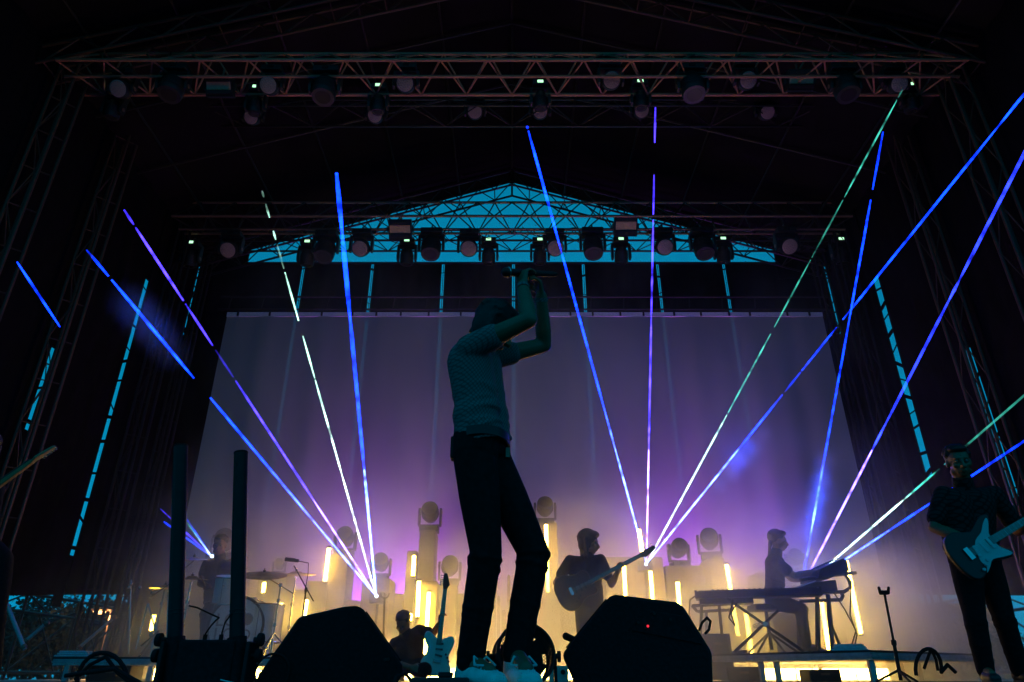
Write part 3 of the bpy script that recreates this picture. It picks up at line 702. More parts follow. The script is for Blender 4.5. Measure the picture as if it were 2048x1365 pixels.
pbeam('lowest blue beam of the keyboard fan', S3, 10.2, (2110, 842), 6.0, 'blue', 0.0137, 0.0152, [(1178, 1060, .9, .65), (1060, 1010, .55, .4), (1010, 842, .34, .36)])
pbeam('blue beam over the drummer with a detached upper piece at the far left', S4, 9.9, (26, 512), 6.0, 'blue', 0.0101, 0.0160, [(1110, 1040, .7, .35), (655, 524, .42, .40)])
pbeam('short white green beam beside the drummer', S4, 9.9, (330, 985), 8.6, 'green', 0.0101, 0.0096, [(1110, 1045, 1.0, .4), (1043, 1010, .1, .05)])
pbeam('short violet beam left of the drummer', S4, 9.9, (312, 1010), 8.6, 'violet', 0.0086, 0.0096, [(1110, 1060, .7, .35), (1058, 1018, .2, .1)])
pbeam('lowest short blue beam left of the drummer', S4, 9.9, (322, 1040), 8.6, 'blue', 0.0086, 0.0096, [(1110, 1070, .7, .4), (1068, 1044, .25, .15)])
for (sx_, sy_), sY, lab in ((S1, 10.08, 'small black laser projector where the left fan starts'), (S2, 10.35, 'small black laser projector behind the bass headstock'), (S3, 10.28, 'small black laser projector hidden by the keyboard player\'s arms'), (S4, 9.98, 'small black laser projector beside the drummer\'s head')):
    c = P(sx_, sy_, sY); t = thing('laser_projector', lab, 'laser', (c.x, c.y, 0), 'laser projectors')
    MB().box((c.x, c.y + .16, c.z - .02), (.20, .24, .14)).build('housing', M['black'], t, bevel=.008)
    MB().tube((c.x, c.y + .045, c.z), (c.x, c.y + .03, c.z), .022, n=12).build('aperture', emat('aperture_' + str(sx_), (.55, .75, 1.0), 10), t)
    rod('stand_pole', (c.x, c.y + .16, 0), (c.x, c.y + .16, c.z - .09), .018, M['black'], t); MB().tube((c.x, c.y + .16, 0), (c.x, c.y + .16, .025), .16, n=20).build('foot', M['black'], t)
# ------------------------------------------------------------------ people
def hand(mb, wr, d, n, t=1, curl=.5, s=1.0, seg=8):
    d = V(d).normalized(); n = V(n); n = (n - d * n.dot(d)).normalized(); sd = d.cross(n).normalized()
    tips = [.94, 1.05, 1.0, .80]
    for i in range(4):
        k = wr + d * (.088 - .006 * abs(i - 1.2)) * s + sd * ((i - 1.5) * .0215 * s)
        mb.cone(wr + d * .012 * s + sd * ((i - 1.5) * .012 * s), k, .015 * s, .0115 * s, seg)
        p = k; a = .15
        for L, r0, r1 in ((.043, .0098, .0088), (.027, .0088, .008), (.021, .008, .0068)):
            a += curl; q = p + (d * math.cos(a) + n * math.sin(a)) * L * tips[i] * s
            mb.cone(p, q, r0 * s, r1 * s, seg); p = q
    b = wr + d * .024 * s - sd * (.020 * t * s); c1 = b + (d * .55 - sd * .62 * t + n * .45).normalized() * .045 * s
    c2 = c1 + (d * .8 - sd * .15 * t + n * .5).normalized() * .034 * s; c3 = c2 + (d * .8 + sd * .2 * t + n * .5).normalized() * .025 * s
    mb.chain([(b, .014 * s), (c1, .0115 * s), (c2, .0105 * s), (c3, .008 * s)], seg)

def head(mb, c, f, u, s=1.0):
    f = V(f).normalized(); u = V(u); u = (u - f * u.dot(f)).normalized(); r = f.cross(u)
    E = lambda off, a, b, k: mb.ell(c + (f * off[0] + r * off[1] + u * off[2]) * s, f * a * s, r * b * s, u * k * s, 16, 10)
    E((-.010, 0, .032), .098, .076, .092); E((.030, 0, -.045), .062, .056, .066); E((.052, 0, -.088), .026, .030, .022)
    E((.070, 0, .030), .026, .052, .016)                                  # brow
    mb.cone(c + (f * .088 + u * .012) * s, c + (f * .112 - u * .030) * s, .010 * s, .0155 * s, 8)
    for k in (-1, 1):
        E((.100, k * .013, -.034), .011, .010, .009)
        E((.066, k * .043, -.022), .024, .022, .018)                      # cheek
        E((-.004, k * .078, -.008), .022, .009, .032)                     # ear
        E((.010, k * .058, -.070), .035, .014, .02)
    E((.090, 0, -.058), .013, .024, .006); E((.087, 0, -.070), .013, .021, .007)   # lips
    return f, r, u

def eyes(parent, c, f, r, u, s=1.0):
    for k in (-1, 1):
        e = MB().sph(c + (f * .080 + r * .032 * k + u * .006) * s, .0125 * s, 10, 8).build('eye', M['eye'], parent, smooth=True)
M['eye'] = mat('eye', (.12, .11, .10), .2)

def person(label, J, skin='skin', shirt='tee', trous='jeans', hair='hair', hairstyle='short', vox=.011, k=1.0, face=(0, -1, 0), up=(0, 0, 1), hs=1.0,
           hands=(), sleeve=.55, twist=None, wrinkle=True, ra=1.0, hk=1.0, shoes=True, group=None, hem=.10, rb=1.0, rl=1.0, dirt=0):
    rnd = random.Random(len(label))
    base = V((J['pel'].x, J['pel'].y, 0)); t = thing('person', label, 'person', base, group)
    ax = (J['shL'] - J['shR']).normalized(); hx = (J['hipL'] - J['hipR']).normalized()
    def torso(mb, g, low=0.0):
        bel = J['bel']; ch = J['chest']; pe = J['pel'] + (J['bel'] - J['pel']) * low
        for s in (-1, 1):
            mb.cone(pe + hx * s * .075 * k, bel + (ax + hx).normalized() * s * .065 * k, (.105 * rb + g) * k, (.100 * rb + g) * k, 14)
            mb.cone(bel + (ax + hx).normalized() * s * .065 * k, ch + ax * s * .085 * k, (.100 * rb + g) * k, (.112 * rb + g) * k, 14)
        for sh in ('shR', 'shL'): mb.cone(ch + (J[sh] - ch) * .35, J[sh], (.085 * rb + g) * k, (.056 * rb + g) * k, 14)
    def arms(mb, g, upto=1.0):
        for s in 'RL':
            a, e, w_ = J['sh' + s], J['el' + s], J['wr' + s]
            if upto < 1:
                mb.cone(a, a + (e - a) * upto, (.056 * rb + g) * k, (.050 * rb + g * 1.25) * k, 14)
            else:
                mb.chain([(a, .052 * rb * ra * k), (a + (e - a) * .4, .050 * rb * ra * k), (e, .039 * rb * ra * k)], 12)
                mb.chain([(e, .039 * rb * ra * k), (e + (w_ - e) * .3, .043 * rb * ra * k), (w_, .0275 * ra * k)], 12)
    def legs(mb, g, cuff=True):
        for s in 'RL':
            h, q, a = J['hip' + s], J['kn' + s], J['an' + s]
            mb.chain([(h, (.092 * rl + g) * k), (h + (q - h) * .45, (.082 * rl + g) * k), (q, (.058 * rl + g) * k)], 14)
            cm = q + (a - q) * .32
            mb.chain([(q, (.058 * rl + g) * k), (cm, (.056 * rl + g) * k), (a, (.037 * rl + g * 1.5) * k)], 14)
            if cuff:
                for i in range(16 if wrinkle else 0):                    # cloth folds round knee, shin and ankle
                    f = rnd.choice((.0, .1, .5, .65, .8, .9, .97)) + rnd.uniform(-.04, .04); c = q + (a - q) * min(max(f, -.1), 1)
                    d = (a - q).normalized(); nn = (d + V((rnd.uniform(-.6, .6), rnd.uniform(-.6, .6), rnd.uniform(-.6, .6)))).normalized()
                    rr = ((.058 - .020 * f) * rl + g * 1.05) * k
                    mb.ring(c, nn, rr, .009 * k, 18, 6)
    # skin
    b = MB(); torso(b, -.012); arms(b, 0); legs(b, -.012, False)
    nk = J['neck']; hc = J['head']
    b.cone(nk - (hc - nk) * .3, nk + (hc - nk) * .75, .068 * k, .060 * k, 12)
    f, r, u = head(b, hc, face, up, hs * k)
    for s, d, n_, th, cu in hands: hand(b, J['wr' + s], d, n_, th, cu, 1.0 * k)
    for s in 'RL':
        if not any(h_[0] == s for h_ in hands): hand(b, J['wr' + s], (J['wr' + s] - J['el' + s]), (0, -1, -.3), 1, .4, k)
        b.cone(J['an' + s], J['an' + s] + (J['toe' + s] - J['an' + s]) * .6, .035 * k, .03 * k)
    bo = b.fuse('body', M[skin], t, vox, 3)
    eyes(t, hc, f, r, u, hs * k)
    # shirt
    b = MB(); torso(b, .012, .75); arms(b, .014, sleeve)
    for s in (-1, 1): b.tube(J['pel'] + hx * s * .066 * k + V((0, 0, .035)), J['bel'] + (ax + hx).normalized() * s * .065 * k, (.104 * rb + .014) * k, (.100 * rb + .012) * k, 16)
    b.cone(nk - (hc - nk) * .25, nk + (hc - nk) * .12, .074 * k, .070 * k, 14)
    for i in range(14 if wrinkle else 0):
        c = J['bel'] + (J['chest'] - J['bel']) * rnd.uniform(-.8, .9); nn = ((J['chest'] - J['bel']).normalized() + V((rnd.uniform(-.5, .5), rnd.uniform(-.5, .5), 0))).normalized()
        for s in (-1, 1): b.ring(c + ax * s * .07 * k, nn, (.104 * rb + .010) * k, .009 * k, 20, 6)
    b.fuse('shirt', M[shirt], t, vox, 4)
    # trousers
    b = MB(); legs(b, .014)
    up_ = (J['bel'] - J['pel']).normalized()
    for s in (-1, 1):
        b.tube(J['pel'] + hx * s * .06 * k + up_ * .052 * k, J['hip' + ('L' if s > 0 else 'R')], (.108 * rb + .012) * k, (.096 * rl + .014) * k, 18)
    b.tube(J['pel'] + up_ * .052 * k, (J['hipL'] + J['hipR']) / 2, (.108 * rb + .012) * k, (.096 * rl + .014) * k, 18)
    b.fuse('trousers', M[trous], t, vox, 4)
    if shoes:
        for s in 'RL': shoe(t, J['an' + s], J['toe' + s], k, M['leather'], M['sole'])
    # hair
    E = lambda mb, off, a, bb, kk: mb.ell(hc + (f * off[0] + r * off[1] + u * off[2]) * hs * k, f * a * hs * hk * k, r * bb * hs * hk * k, u * kk * hs * hk * k, 16, 10)
    b = MB()
    if hairstyle != 'bald':
        E(b, (-.026, 0, .052), .096, .084, .090); E(b, (.035, 0, .098), .060, .066, .034)
        if hairstyle in ('long', 'shag'):
            for sgn in (-1, 1): E(b, (-.035, sgn * .055, -.01), .062, .034, .085)
        if hairstyle == 'long':
            for q in range(15): b.cone(hc + (f * (-.085 + .010 * abs(q - 7)) + r * (q - 7) * .0125 + u * .02) * hs * k, hc + (f * (-.10 + .015 * abs(q - 7) + rnd.uniform(-.01, .015)) + r * (q - 7) * .0165) * hs * k - V((0, 0, .19 + rnd.uniform(-.05, .04))) * k, .034 * k, .012 * k, 8)
        if hairstyle == 'shag':
            for q in range(13): b.cone(hc + (f * (-.075 + .008 * abs(q - 6)) + r * (q - 6) * .0135 + u * .02) * k, hc + (f * (-.085 + .016 * abs(q - 6)) + r * (q - 6) * .0155) * k - u * (.085 + rnd.uniform(-.025, .02)) * k, .026 * k, .009 * k, 8)
        if hairstyle == 'bun':
            for q in range(5): b.cone(hc + (f * -.095 + r * (q - 2) * .012 + u * -.02) * k, hc + (f * (-.150) + r * (q - 2) * .012) * k - V((0, 0, .24 + rnd.uniform(-.04, .04))) * k, .024 * k, .008 * k, 8)
        for q in range(46):
            a = rnd.uniform(0, 6.28); e = rnd.uniform(.0, 1.25); dr = f * math.cos(a) * math.cos(e) + r * math.sin(a) * math.cos(e) + u * math.sin(e)
            if dr.dot(f) > .72 and e < .75: continue
            pt = hc + (f * -.022 + u * .05) * hs * k + V((dr.x, dr.y, dr.z)) * .084 * hs * k
            b.cone(pt, pt + (dr * (.012 + .06 * (hk - 1)) - f * .02 - u * .018) * k, .016 * hk * k, .006 * k, 6)
        b.fuse('hair', M[hair], t, max(.006, vox * .7), 2)
    return t, (f, r, u)

def shoe(t, an, toe, k, mu, ms):
    fl = V((an.x, an.y, min(an.z, toe.z))); d = V((toe.x - an.x, toe.y - an.y, 0)); d.normalize(); s = V((-d.y, d.x, 0)); z0 = toe.z - .045 * k
    heel = V((an.x, an.y, z0)) - d * .055 * k; tip = V((toe.x, toe.y, z0)); L = (tip - heel).length
    b = MB()
    b.cone(V((an.x, an.y, z0 + .11 * k)), heel + d * .03 * k + V((0, 0, .05 * k)), .044 * k, .042 * k)
    for q in (-1, 1): b.chain([(heel + d * .03 * k + V((0, 0, .04 * k)), .036 * k), (heel + d * L * .45 + s * .010 * q * k + V((0, 0, .045 * k)), .040 * k), (tip - d * .035 * k + s * .012 * q * k + V((0, 0, .036 * k)), .030 * k)])
    o = b.fuse('shoe', mu, t, .008, 4)
    g = MB(); out = []
    for i in range(20):
        a = 2 * math.pi * i / 20; m_ = heel + d * L * .5; wv = .046 if math.cos(a) > -.2 else .040
        out.append(m_ + d * math.cos(a) * L * .53 + s * math.copysign(abs(math.sin(a)) ** .6, math.sin(a)) * wv * k)
    n = len(out); vs = [V((p.x, p.y, max(z0 - .002, .002))) for p in out] + [V((p.x, p.y, z0 + .024 * k)) for p in out]
    g.add(vs, [tuple(range(n - 1, -1, -1)), tuple(range(n, 2 * n))] + [(i, (i + 1) % n, n + (i + 1) % n, n + i) for i in range(n)]).build('sole', ms, o)
    return o, heel, tip, d, s, L, z0

# patterned shirt of the singer
m = mat('shirt_pattern', (.2, .22, .2), .85); n = m.node_tree.nodes; l = m.node_tree.links; b_ = n['Principled BSDF']; b_.inputs['Specular IOR Level'].default_value = .15
tc = n.new('ShaderNodeTexCoord'); sxy = n.new('ShaderNodeSeparateXYZ'); l.new(tc.outputs['Object'], sxy.inputs[0])
def mnode(op, a, b=None):
    q = n.new('ShaderNodeMath'); q.operation = op
    for i, s in enumerate((a, b)):
        if s is None: continue
        if isinstance(s, (int, float)): q.inputs[i].default_value = s
        else: l.new(s, q.inputs[i])
    return q.outputs[0]
uu = mnode('ADD', sxy.outputs[0], sxy.outputs[1]); zz = sxy.outputs[2]
p1 = mnode('ABSOLUTE', mnode('SINE', mnode('MULTIPLY', mnode('ADD', uu, mnode('MULTIPLY', zz, 1.0)), 150)))
p2 = mnode('ABSOLUTE', mnode('SINE', mnode('MULTIPLY', mnode('SUBTRACT', uu, mnode('MULTIPLY', zz, 1.0)), 150)))
pm = mnode('MULTIPLY', p1, p2)
cr = n.new('ShaderNodeValToRGB'); cr.color_ramp.elements[0].position = .18; cr.color_ramp.elements[0].color = (.085, .095, .095, 1); cr.color_ramp.elements[1].position = .5; cr.color_ramp.elements[1].color = (.15, .175, .17, 1)
l.new(pm, cr.inputs[0]); l.new(cr.outputs[0], b_.inputs['Base Color']); M['shirt_pattern'] = m

# ---- the singer
J = dict(pel=P(965, 893, 3.0), bel=P(962, 815, 3.0), chest=P(950, 730, 3.0), neck=P(968, 688, 3.0), head=P(988, 657, 3.0),
         shR=P(938, 697, 2.85), elR=P(1058, 640, 2.72), wrR=P(1045, 573, 2.95), shL=P(975, 718, 3.16), elL=P(1088, 691, 3.22), wrL=P(1082, 592, 3.08),
         hipR=P(950, 915, 2.93), knR=P(972, 1104, 2.88), anR=P(940, 1325, 2.93), hipL=P(978, 915, 3.07), knL=P(1068, 1107, 2.98), anL=P(1032, 1310, 2.95))
J['toeR'] = J['anR'] + V((.13, -.16, 0)); J['toeR'].z = .05
J['toeL'] = J['anL'] + V((.06, -.24, 0)); J['toeL'].z = .05
sing, (hf, hr, hu) = person('singer in teal patterned shirt and black jeans with both arms raised, nearest the camera', J, shirt='shirt_pattern', hair='hair', hairstyle='shag', vox=.0065,
   face=(.80, .12, -.56), up=(.5, 0, .8), hs=1.0, hands=(('R', P(1043, 530, 2.97) - J['wrR'], (.55, .5, -.1), -1, .62), ('L', P(1072, 548, 3.02) - J['wrL'], (-.6, -.3, .1), 1, .7)), sleeve=.40, shoes=False, rb=.90, rl=.93, k=.98, ra=1.14, hk=1.16)
for nm, an, toe in (('R', J['anR'], J['toeR']), ('L', J['anL'], J['toeL'])):
    o, heel, tip, d, s, L, z0 = shoe(sing, V((an.x, an.y, .08)), toe, 1.12, M['shoe'], M['towel'])
    for i in range(5):
        c = heel + d * L * (.50 + .07 * i) + V((0, 0, .098 - .008 * i))
        MB().pipe([c - s * .03, c + V((0, 0, .010)), c + s * .03 + d * .01], .0045, 6).build('lace', M['towel'], o, smooth=True)
    c = heel + d * L * .48 + V((0, 0, .105))
    for q in (-1, 1): MB().pipe([c, c + s * .03 * q + V((0, 0, .02)), c + s * .05 * q + d * .03 + V((0, 0, -.01)), c + s * .02 * q + d * .05 + V((0, 0, -.012))], .004, 6).build('lace', M['towel'], o, smooth=True)
# belt and wristband
pe = J['pel'] + V((0, 0, .022))
b = MB(); N = 28
for i in range(N):
    a = 2 * math.pi * i / N
    b.v += [pe + V((math.cos(a) * .124, math.sin(a) * .182, -.02)), pe + V((math.cos(a) * .124, math.sin(a) * .182, .02)), pe + V((math.cos(a) * .112, math.sin(a) * .170, -.02)), pe + V((math.cos(a) * .112, math.sin(a) * .170, .02))]
for i in range(N):
    j = (i + 1) % N; q = lambda x, y: 4 * x + y
    b.f += [(q(i, 0), q(j, 0), q(j, 1), q(i, 1)), (q(i, 2), q(i, 3), q(j, 3), q(j, 2)), (q(i, 1), q(j, 1), q(j, 3), q(i, 3)), (q(i, 0), q(i, 2), q(j, 2), q(j, 0))]
belt = b.build('belt', M['leather'], sing, smooth=True)
MB().box(P(1016, 908, 3.0), (.02, .05, .045)).build('buckle', M['steel'], belt)
d = (J['wrR'] - J['elR']).normalized()
c = J['wrR'] - d * .02
MB().tube(c - d * .035, c + d * .005, .038, .034, 20).build('wristband', M['shirt_pattern'], sing, smooth=True)
d = (J['wrL'] - J['elL']).normalized(); c = J['wrL'] - d * .01
MB().tube(c - d * .02, c, .035, .033, 20).build('wristband', M['shirt_pattern'], sing, smooth=True)
c = P(912, 898, 2.95); bp = thing('radio_pack', 'small black radio pack clipped to the back of the singer\'s belt', 'radio pack', c)
MB().box(c, (.045, .065, .10)).build('case', M['black'], bp, bevel=.006); MB().box(c + V((.0, -.034, .03)), (.008, .004, .008)).build('light', M['red_led'], bp)
MB().tube(c + V((0, 0, .05)), c + V((-.01, 0, .085)), .004).build('antenna', M['rubber'], bp)
MB().box(c + V((.026, 0, .02)), (.008, .03, .05)).build('clip', M['black'], bp)
mc = P(1012, 545, 2.93); me_ = P(1106, 549, 3.08); dv = (me_ - mc).normalized()
mic = thing('microphone', 'dark handheld microphone clasped over the singer\'s head', 'microphone', mc)
MB().sph(mc, .026, 16, 10).build('grille', M['dark_alu'], mic, smooth=True); MB().ring(mc + dv * .012, dv, .026, .004, 20, 6).build('collar', M['chrome'], mic, smooth=True)
MB().tube(mc + dv * .018, me_, .021, .015, 16).build('handle', M['black'], mic, smooth=True)
MB().tube(me_, me_ + dv * .025, .0115, .010, 12).build('connector', M['black'], mic, smooth=True)

# ---- guitars
def smooth_poly(p, k=4):
    out = []; n = len(p)
    for i in range(n):
        a, b, c, d = p[i - 1], p[i], p[(i + 1) % n], p[(i + 2) % n]
        for j in range(k):
            t = j / k
            out.append(tuple(.5 * (2 * b[q] + (c[q] - a[q]) * t + (2 * a[q] - 5 * b[q] + 4 * c[q] - d[q]) * t * t + (3 * b[q] - a[q] - 3 * c[q] + d[q]) * t ** 3) for q in (0, 1)))
    return out
STRAT = [(-.20, 0), (-.19, .085), (-.145, .15), (-.075, .165), (-.005, .13), (.04, .115), (.10, .14), (.165, .165), (.215, .15), (.195, .105), (.14, .055), (.125, 0), (.125, -.035), (.14, -.075), (.178, -.112), (.15, -.142), (.09, -.13), (.02, -.11), (-.04, -.128), (-.11, -.165), (-.165, -.15), (-.195, -.08)]
GUARD = [(-.055, -.075), (-.05, -.12), (-.075, -.15), (-.03, -.128), (.02, -.10), (.09, -.118), (.155, -.13), (.15, -.10), (.118, -.045), (.122, .03), (.135, .055), (.18, .105), (.19, .135), (.145, .115), (.09, .075), (.02, .05), (-.02, .01), (-.04, -.03)]
OFFSET = [(-.23, .02), (-.225, .09), (-.18, .15), (-.10, .17), (-.02, .125), (.04, .115), (.10, .15), (.16, .165), (.20, .13), (.17, .07), (.14, .03), (.13, -.03), (.15, -.07), (.165, -.13), (.12, -.165), (.05, -.15), (-.02, -.12), (-.09, -.13), (-.17, -.155), (-.215, -.09)]
ROUND = [(-.26, 0), (-.25, .11), (-.19, .185), (-.10, .20), (-.01, .16), (.05, .145), (.12, .155), (.17, .12), (.18, .06), (.165, 0), (.165, -.03), (.18, -.08), (.19, -.12), (.15, -.14), (.09, -.13), (.02, -.135), (-.08, -.19), (-.18, -.185), (-.245, -.11)]
def guitar(label, cat, outline, bodyM, guardM, c, hd, nrm, neck=.50, k=1.0, strings=6, th=.045, hl=.17, name='electric_guitar'):
    t = thing(name, label, cat, c); t['_o'] = (0, 0, 0)
    x = (V(hd) - V(c)).normalized(); z = V(nrm); z = (z - x * z.dot(x)).normalized(); y = z.cross(x)
    R_ = Matrix((x, y, z)).transposed().to_4x4(); t.matrix_basis = Matrix.Translation(c) @ R_ @ Matrix.Scale(k, 4)
    LB = dict(local=True)
    MB().prism(smooth_poly(outline), -th / 2, th / 2).build('guitar_body', bodyM, t, bevel=.010, **LB)
    if guardM: MB().prism(smooth_poly(GUARD, 3), th / 2 + .001, th / 2 + .005).build('pickguard', guardM, t, **LB)
    x1 = .13 + neck
    MB().hexa([(.08, -.027, -.012), (x1, -.021, -.008), (x1, .021, -.008), (.08, .027, -.012)], [(.08, -.027, th / 2 + .004), (x1, -.021, .018), (x1, .021, .018), (.08, .027, th / 2 + .004)]).build('neck', M['maple'], t, bevel=.004, **LB)
    fb = MB().hexa([(.07, -.027, th / 2 + .0045), (x1, -.021, .0185), (x1, .021, .0185), (.07, .027, th / 2 + .0045)], [(.07, -.027, th / 2 + .010), (x1, -.021, .024), (x1, .021, .024), (.07, .027, th / 2 + .010)]).build('fretboard', M['rosewood'], t, **LB)
    for i in range(12):
        xx = x1 - (x1 - .09) * (1 - 2 ** (-i / 8.0)) * 1.5
        if xx > .1: MB().box((xx, 0, .026 + (x1 - xx) / (x1 - .07) * (th / 2 - .0135)), (.002, .042, .002)).build('fret', M['chrome'], fb, **LB)
    HP = [(x1, -.022), (x1 + .03, -.03), (x1 + .05, -.045), (x1 + hl * .8, -.018), (x1 + hl, .0), (x1 + hl, .025), (x1 + hl * .9, .036), (x1 + .05, .032), (x1, .022)]
    hdk = MB().prism(HP, -.004, .012).build('headstock', M['maple'] if outline is STRAT else M['dark_gtr'], t, bevel=.003, **LB)
    for i in range(strings):
        xx = x1 + .045 + i * (hl - .07) / max(1, strings - 1)
        MB().tube((xx, .034, .003), (xx, .058, .003), .0035, n=6).box((xx, .062, .003), (.009, .014, .013)).build('tuner', M['chrome'], hdk, **LB)
    for i, xx in enumerate((.085, .03, -.03)):
        MB().box((xx, -.01, th / 2 + .009), (.020, .078, .010), Matrix.Rotation((.0, .0, -.18)[i], 4, 'Z')).build('pickup', M['towel'] if guardM else M['black'], t, bevel=.002, **LB)
    MB().box((-.085, 0, th / 2 + .009), (.035, .085, .014)).build('bridge', M['chrome'], t, bevel=.002, **LB)
    for xx, yy in ((-.015, -.085), (-.045, -.105), (-.08, -.125)): MB().tube((xx, yy, th / 2 + .004), (xx, yy, th / 2 + .019), .011, .010, 12).build('knob', M['towel'] if guardM else M['black'], t, **LB)
    for i in range(strings):
        yy = (i - (strings - 1) / 2) * .0075
        MB().tube((-.085, yy * 1.3, th / 2 + .017), (x1, yy * .8, .028), .0011, n=4).build('string', M['chrome'], t, **LB)
    return t

# ---- right guitarist
Yg = 5.2
J = dict(pel=P(1948, 1120, Yg), bel=P(1938, 1065, Yg), chest=P(1932, 1010, Yg), neck=P(1925, 965, Yg), head=P(1917, 925, Yg - .06),
         shR=P(1886, 990, Yg), elR=P(1868, 1056, Yg - .02), wrR=P(1948, 1084, Yg - .26), shL=P(1988, 990, Yg), elL=P(2035, 1062, Yg + .02), wrL=P(2068, 1030, Yg - .30),
         hipR=P(1930, 1130, Yg), knR=P(1950, 1238, Yg - .06), anR=P(1972, 1345, Yg), hipL=P(1972, 1130, Yg), knL=P(2008, 1238, Yg - .04), anL=P(2040, 1342, Yg + .05))
J['anR'].z = J['anL'].z = .09; J['toeR'] = V((J['anR'].x - .05, J['anR'].y - .17, .05)); J['toeL'] = V((J['anL'].x + .06, J['anL'].y - .16, .05))
m2 = M['shirt_pattern'].copy(); M['shirt_dark'] = m2
for e in m2.node_tree.nodes:
    if e.type == 'VALTORGB': e.color_ramp.elements[0].color = (.006, .007, .008, 1); e.color_ramp.elements[1].color = (.022, .025, .025, 1)
    if e.type == 'MATH' and e.operation == 'MULTIPLY' and abs(e.inputs[1].default_value - 150) < 1: e.inputs[1].default_value = 60
person('guitarist at the right edge in a dark patterned short-sleeved shirt, playing a white-fronted guitar', J, shirt='shirt_dark', hairstyle='short', vox=.008, face=(-.30, -.92, -.22), hs=1.02,
       hands=(('R', P(1985, 1098, Yg - .30) - J['wrR'], (.2, .9, -.4), -1, .35), ('L', V((.02, -.03, .09)), (.3, -.9, .2), 1, .6)), sleeve=.72, rl=.95)
guitar('dark guitar with a teal-lit white pickguard held by the right guitarist', 'guitar', STRAT, M['dark_gtr'], M['guard'], P(1955, 1098, Yg - .27), P(2120, 1000, Yg - .36), (-.10, -1, .12), k=1.0)

# ---- bass player
Yb = 8.6
J = dict(pel=P(1177, 1205, Yb), bel=P(1173, 1170, Yb), chest=P(1170, 1133, Yb), neck=P(1174, 1111, Yb), head=P(1178, 1087, Yb),
         shR=P(1140, 1122, Yb), elR=P(1112, 1166, Yb + .02), wrR=P(1150, 1168, Yb - .22), shL=P(1201, 1120, Yb), elL=P(1223, 1170, Yb - .02), wrL=P(1236, 1143, Yb - .24),
         hipR=P(1167, 1215, Yb), knR=P(1168, 1288, Yb - .03), anR=P(1170, 1360, Yb), hipL=P(1190, 1215, Yb), knL=P(1198, 1288, Yb - .03), anL=P(1204, 1360, Yb + .04))
J['anR'].z = J['anL'].z = .09; J['toeR'] = V((J['anR'].x + .02, J['anR'].y - .18, .05)); J['toeL'] = V((J['anL'].x + .10, J['anL'].y - .14, .05))
person('bass player with shaggy hair looking right, standing between the light tubes behind the right monitor', J, hairstyle='long', hair='brown_hair', vox=.010, face=(.93, -.33, -.14), hs=1.14, hk=1.18,
       hands=(('R', V((.08, -.03, -.03)), (.0, .9, .2), -1, .4), ('L', V((.03, -.02, .08)), (.4, -.8, .2), 1, .75)), sleeve=.62)
guitar('round-bodied bass with a long neck pointing up to the right laser source', 'bass guitar', ROUND, M['wood_gtr'], None, P(1156, 1177, Yb - .25), P(1290, 1107, Yb - .30), (-.08, -1, .05), neck=.68, k=1.02, strings=4, hl=.20, name='bass_guitar')

# ---- keyboard player (seated on the right riser)
Yk = 9.0
J = dict(pel=P(1548, 1196, Yk), bel=P(1550, 1165, Yk), chest=P(1550, 1128, Yk), neck=P(1553, 1106, Yk), head=P(1556, 1083, Yk),
         shR=P(1552, 1124, Yk - .17), elR=P(1589, 1152, Yk - .22), wrR=P(1628, 1143, Yk - .22), shL=P(1552, 1124, Yk + .17), elL=P(1582, 1158, Yk + .22), wrL=P(1617, 1160, Yk + .02),
         hipR=P(1548, 1204, Yk - .09), knR=P(1600, 1216, Yk - .14), anR=P(1614, 1294, Yk - .14), hipL=P(1548, 1204, Yk + .09), knL=P(1604, 1218, Yk + .12), anL=P(1605, 1294, Yk + .14))
for s in 'RL': J['an' + s].z = .38; J['toe' + s] = V((J['an' + s].x + .19, J['an' + s].y - .03, .335))
person('keyboard player with a long ponytail sitting sideways, hands on the small tilted synthesizer', J, shirt='tee_dark', hairstyle='bun', vox=.010, face=(.98, -.12, -.12), hs=1.06, hk=1.06,
       hands=(('R', V((.09, 0, .02)), (.1, 0, -1), 1, .3), ('L', V((.09, 0, -.01)), (.1, 0, -1), -1, .3)), sleeve=.60)

# ---- drummer
Yd = 9.3
J = dict(pel=P(437, 1212, Yd), bel=P(438, 1180, Yd), chest=P(439, 1140, Yd), neck=P(440, 1112, Yd), head=P(440, 1091, Yd - .04),
         shR=P(415, 1128, Yd), elR=P(400, 1168, Yd - .10), wrR=P(416, 1172, Yd - .34), shL=P(464, 1128, Yd), elL=P(482, 1170, Yd - .12), wrL=P(462, 1180, Yd - .34),
         hipR=P(428, 1215, Yd), knR=P(412, 1228, Yd - .36), anR=P(412, 1290, Yd - .34), hipL=P(450, 1215, Yd), knL=P(470, 1228, Yd - .38), anL=P(472, 1290, Yd - .36))
for s in 'RL': J['an' + s].z = .34; J['toe' + s] = V((J['an' + s].x, J['an' + s].y - .19, .295))
person('drummer with dark hair seated behind the drum kit between the two tall tubes', J, hairstyle='short', hair='brown_hair', vox=.011, face=(.12, -.95, -.2), hs=1.05,
       hands=(('R', V((.02, -.08, .01)), (0, 0, -1), -1, .8), ('L', V((-.02, -.08, .01)), (0, 0, -1), 1, .8)), sleeve=.5)

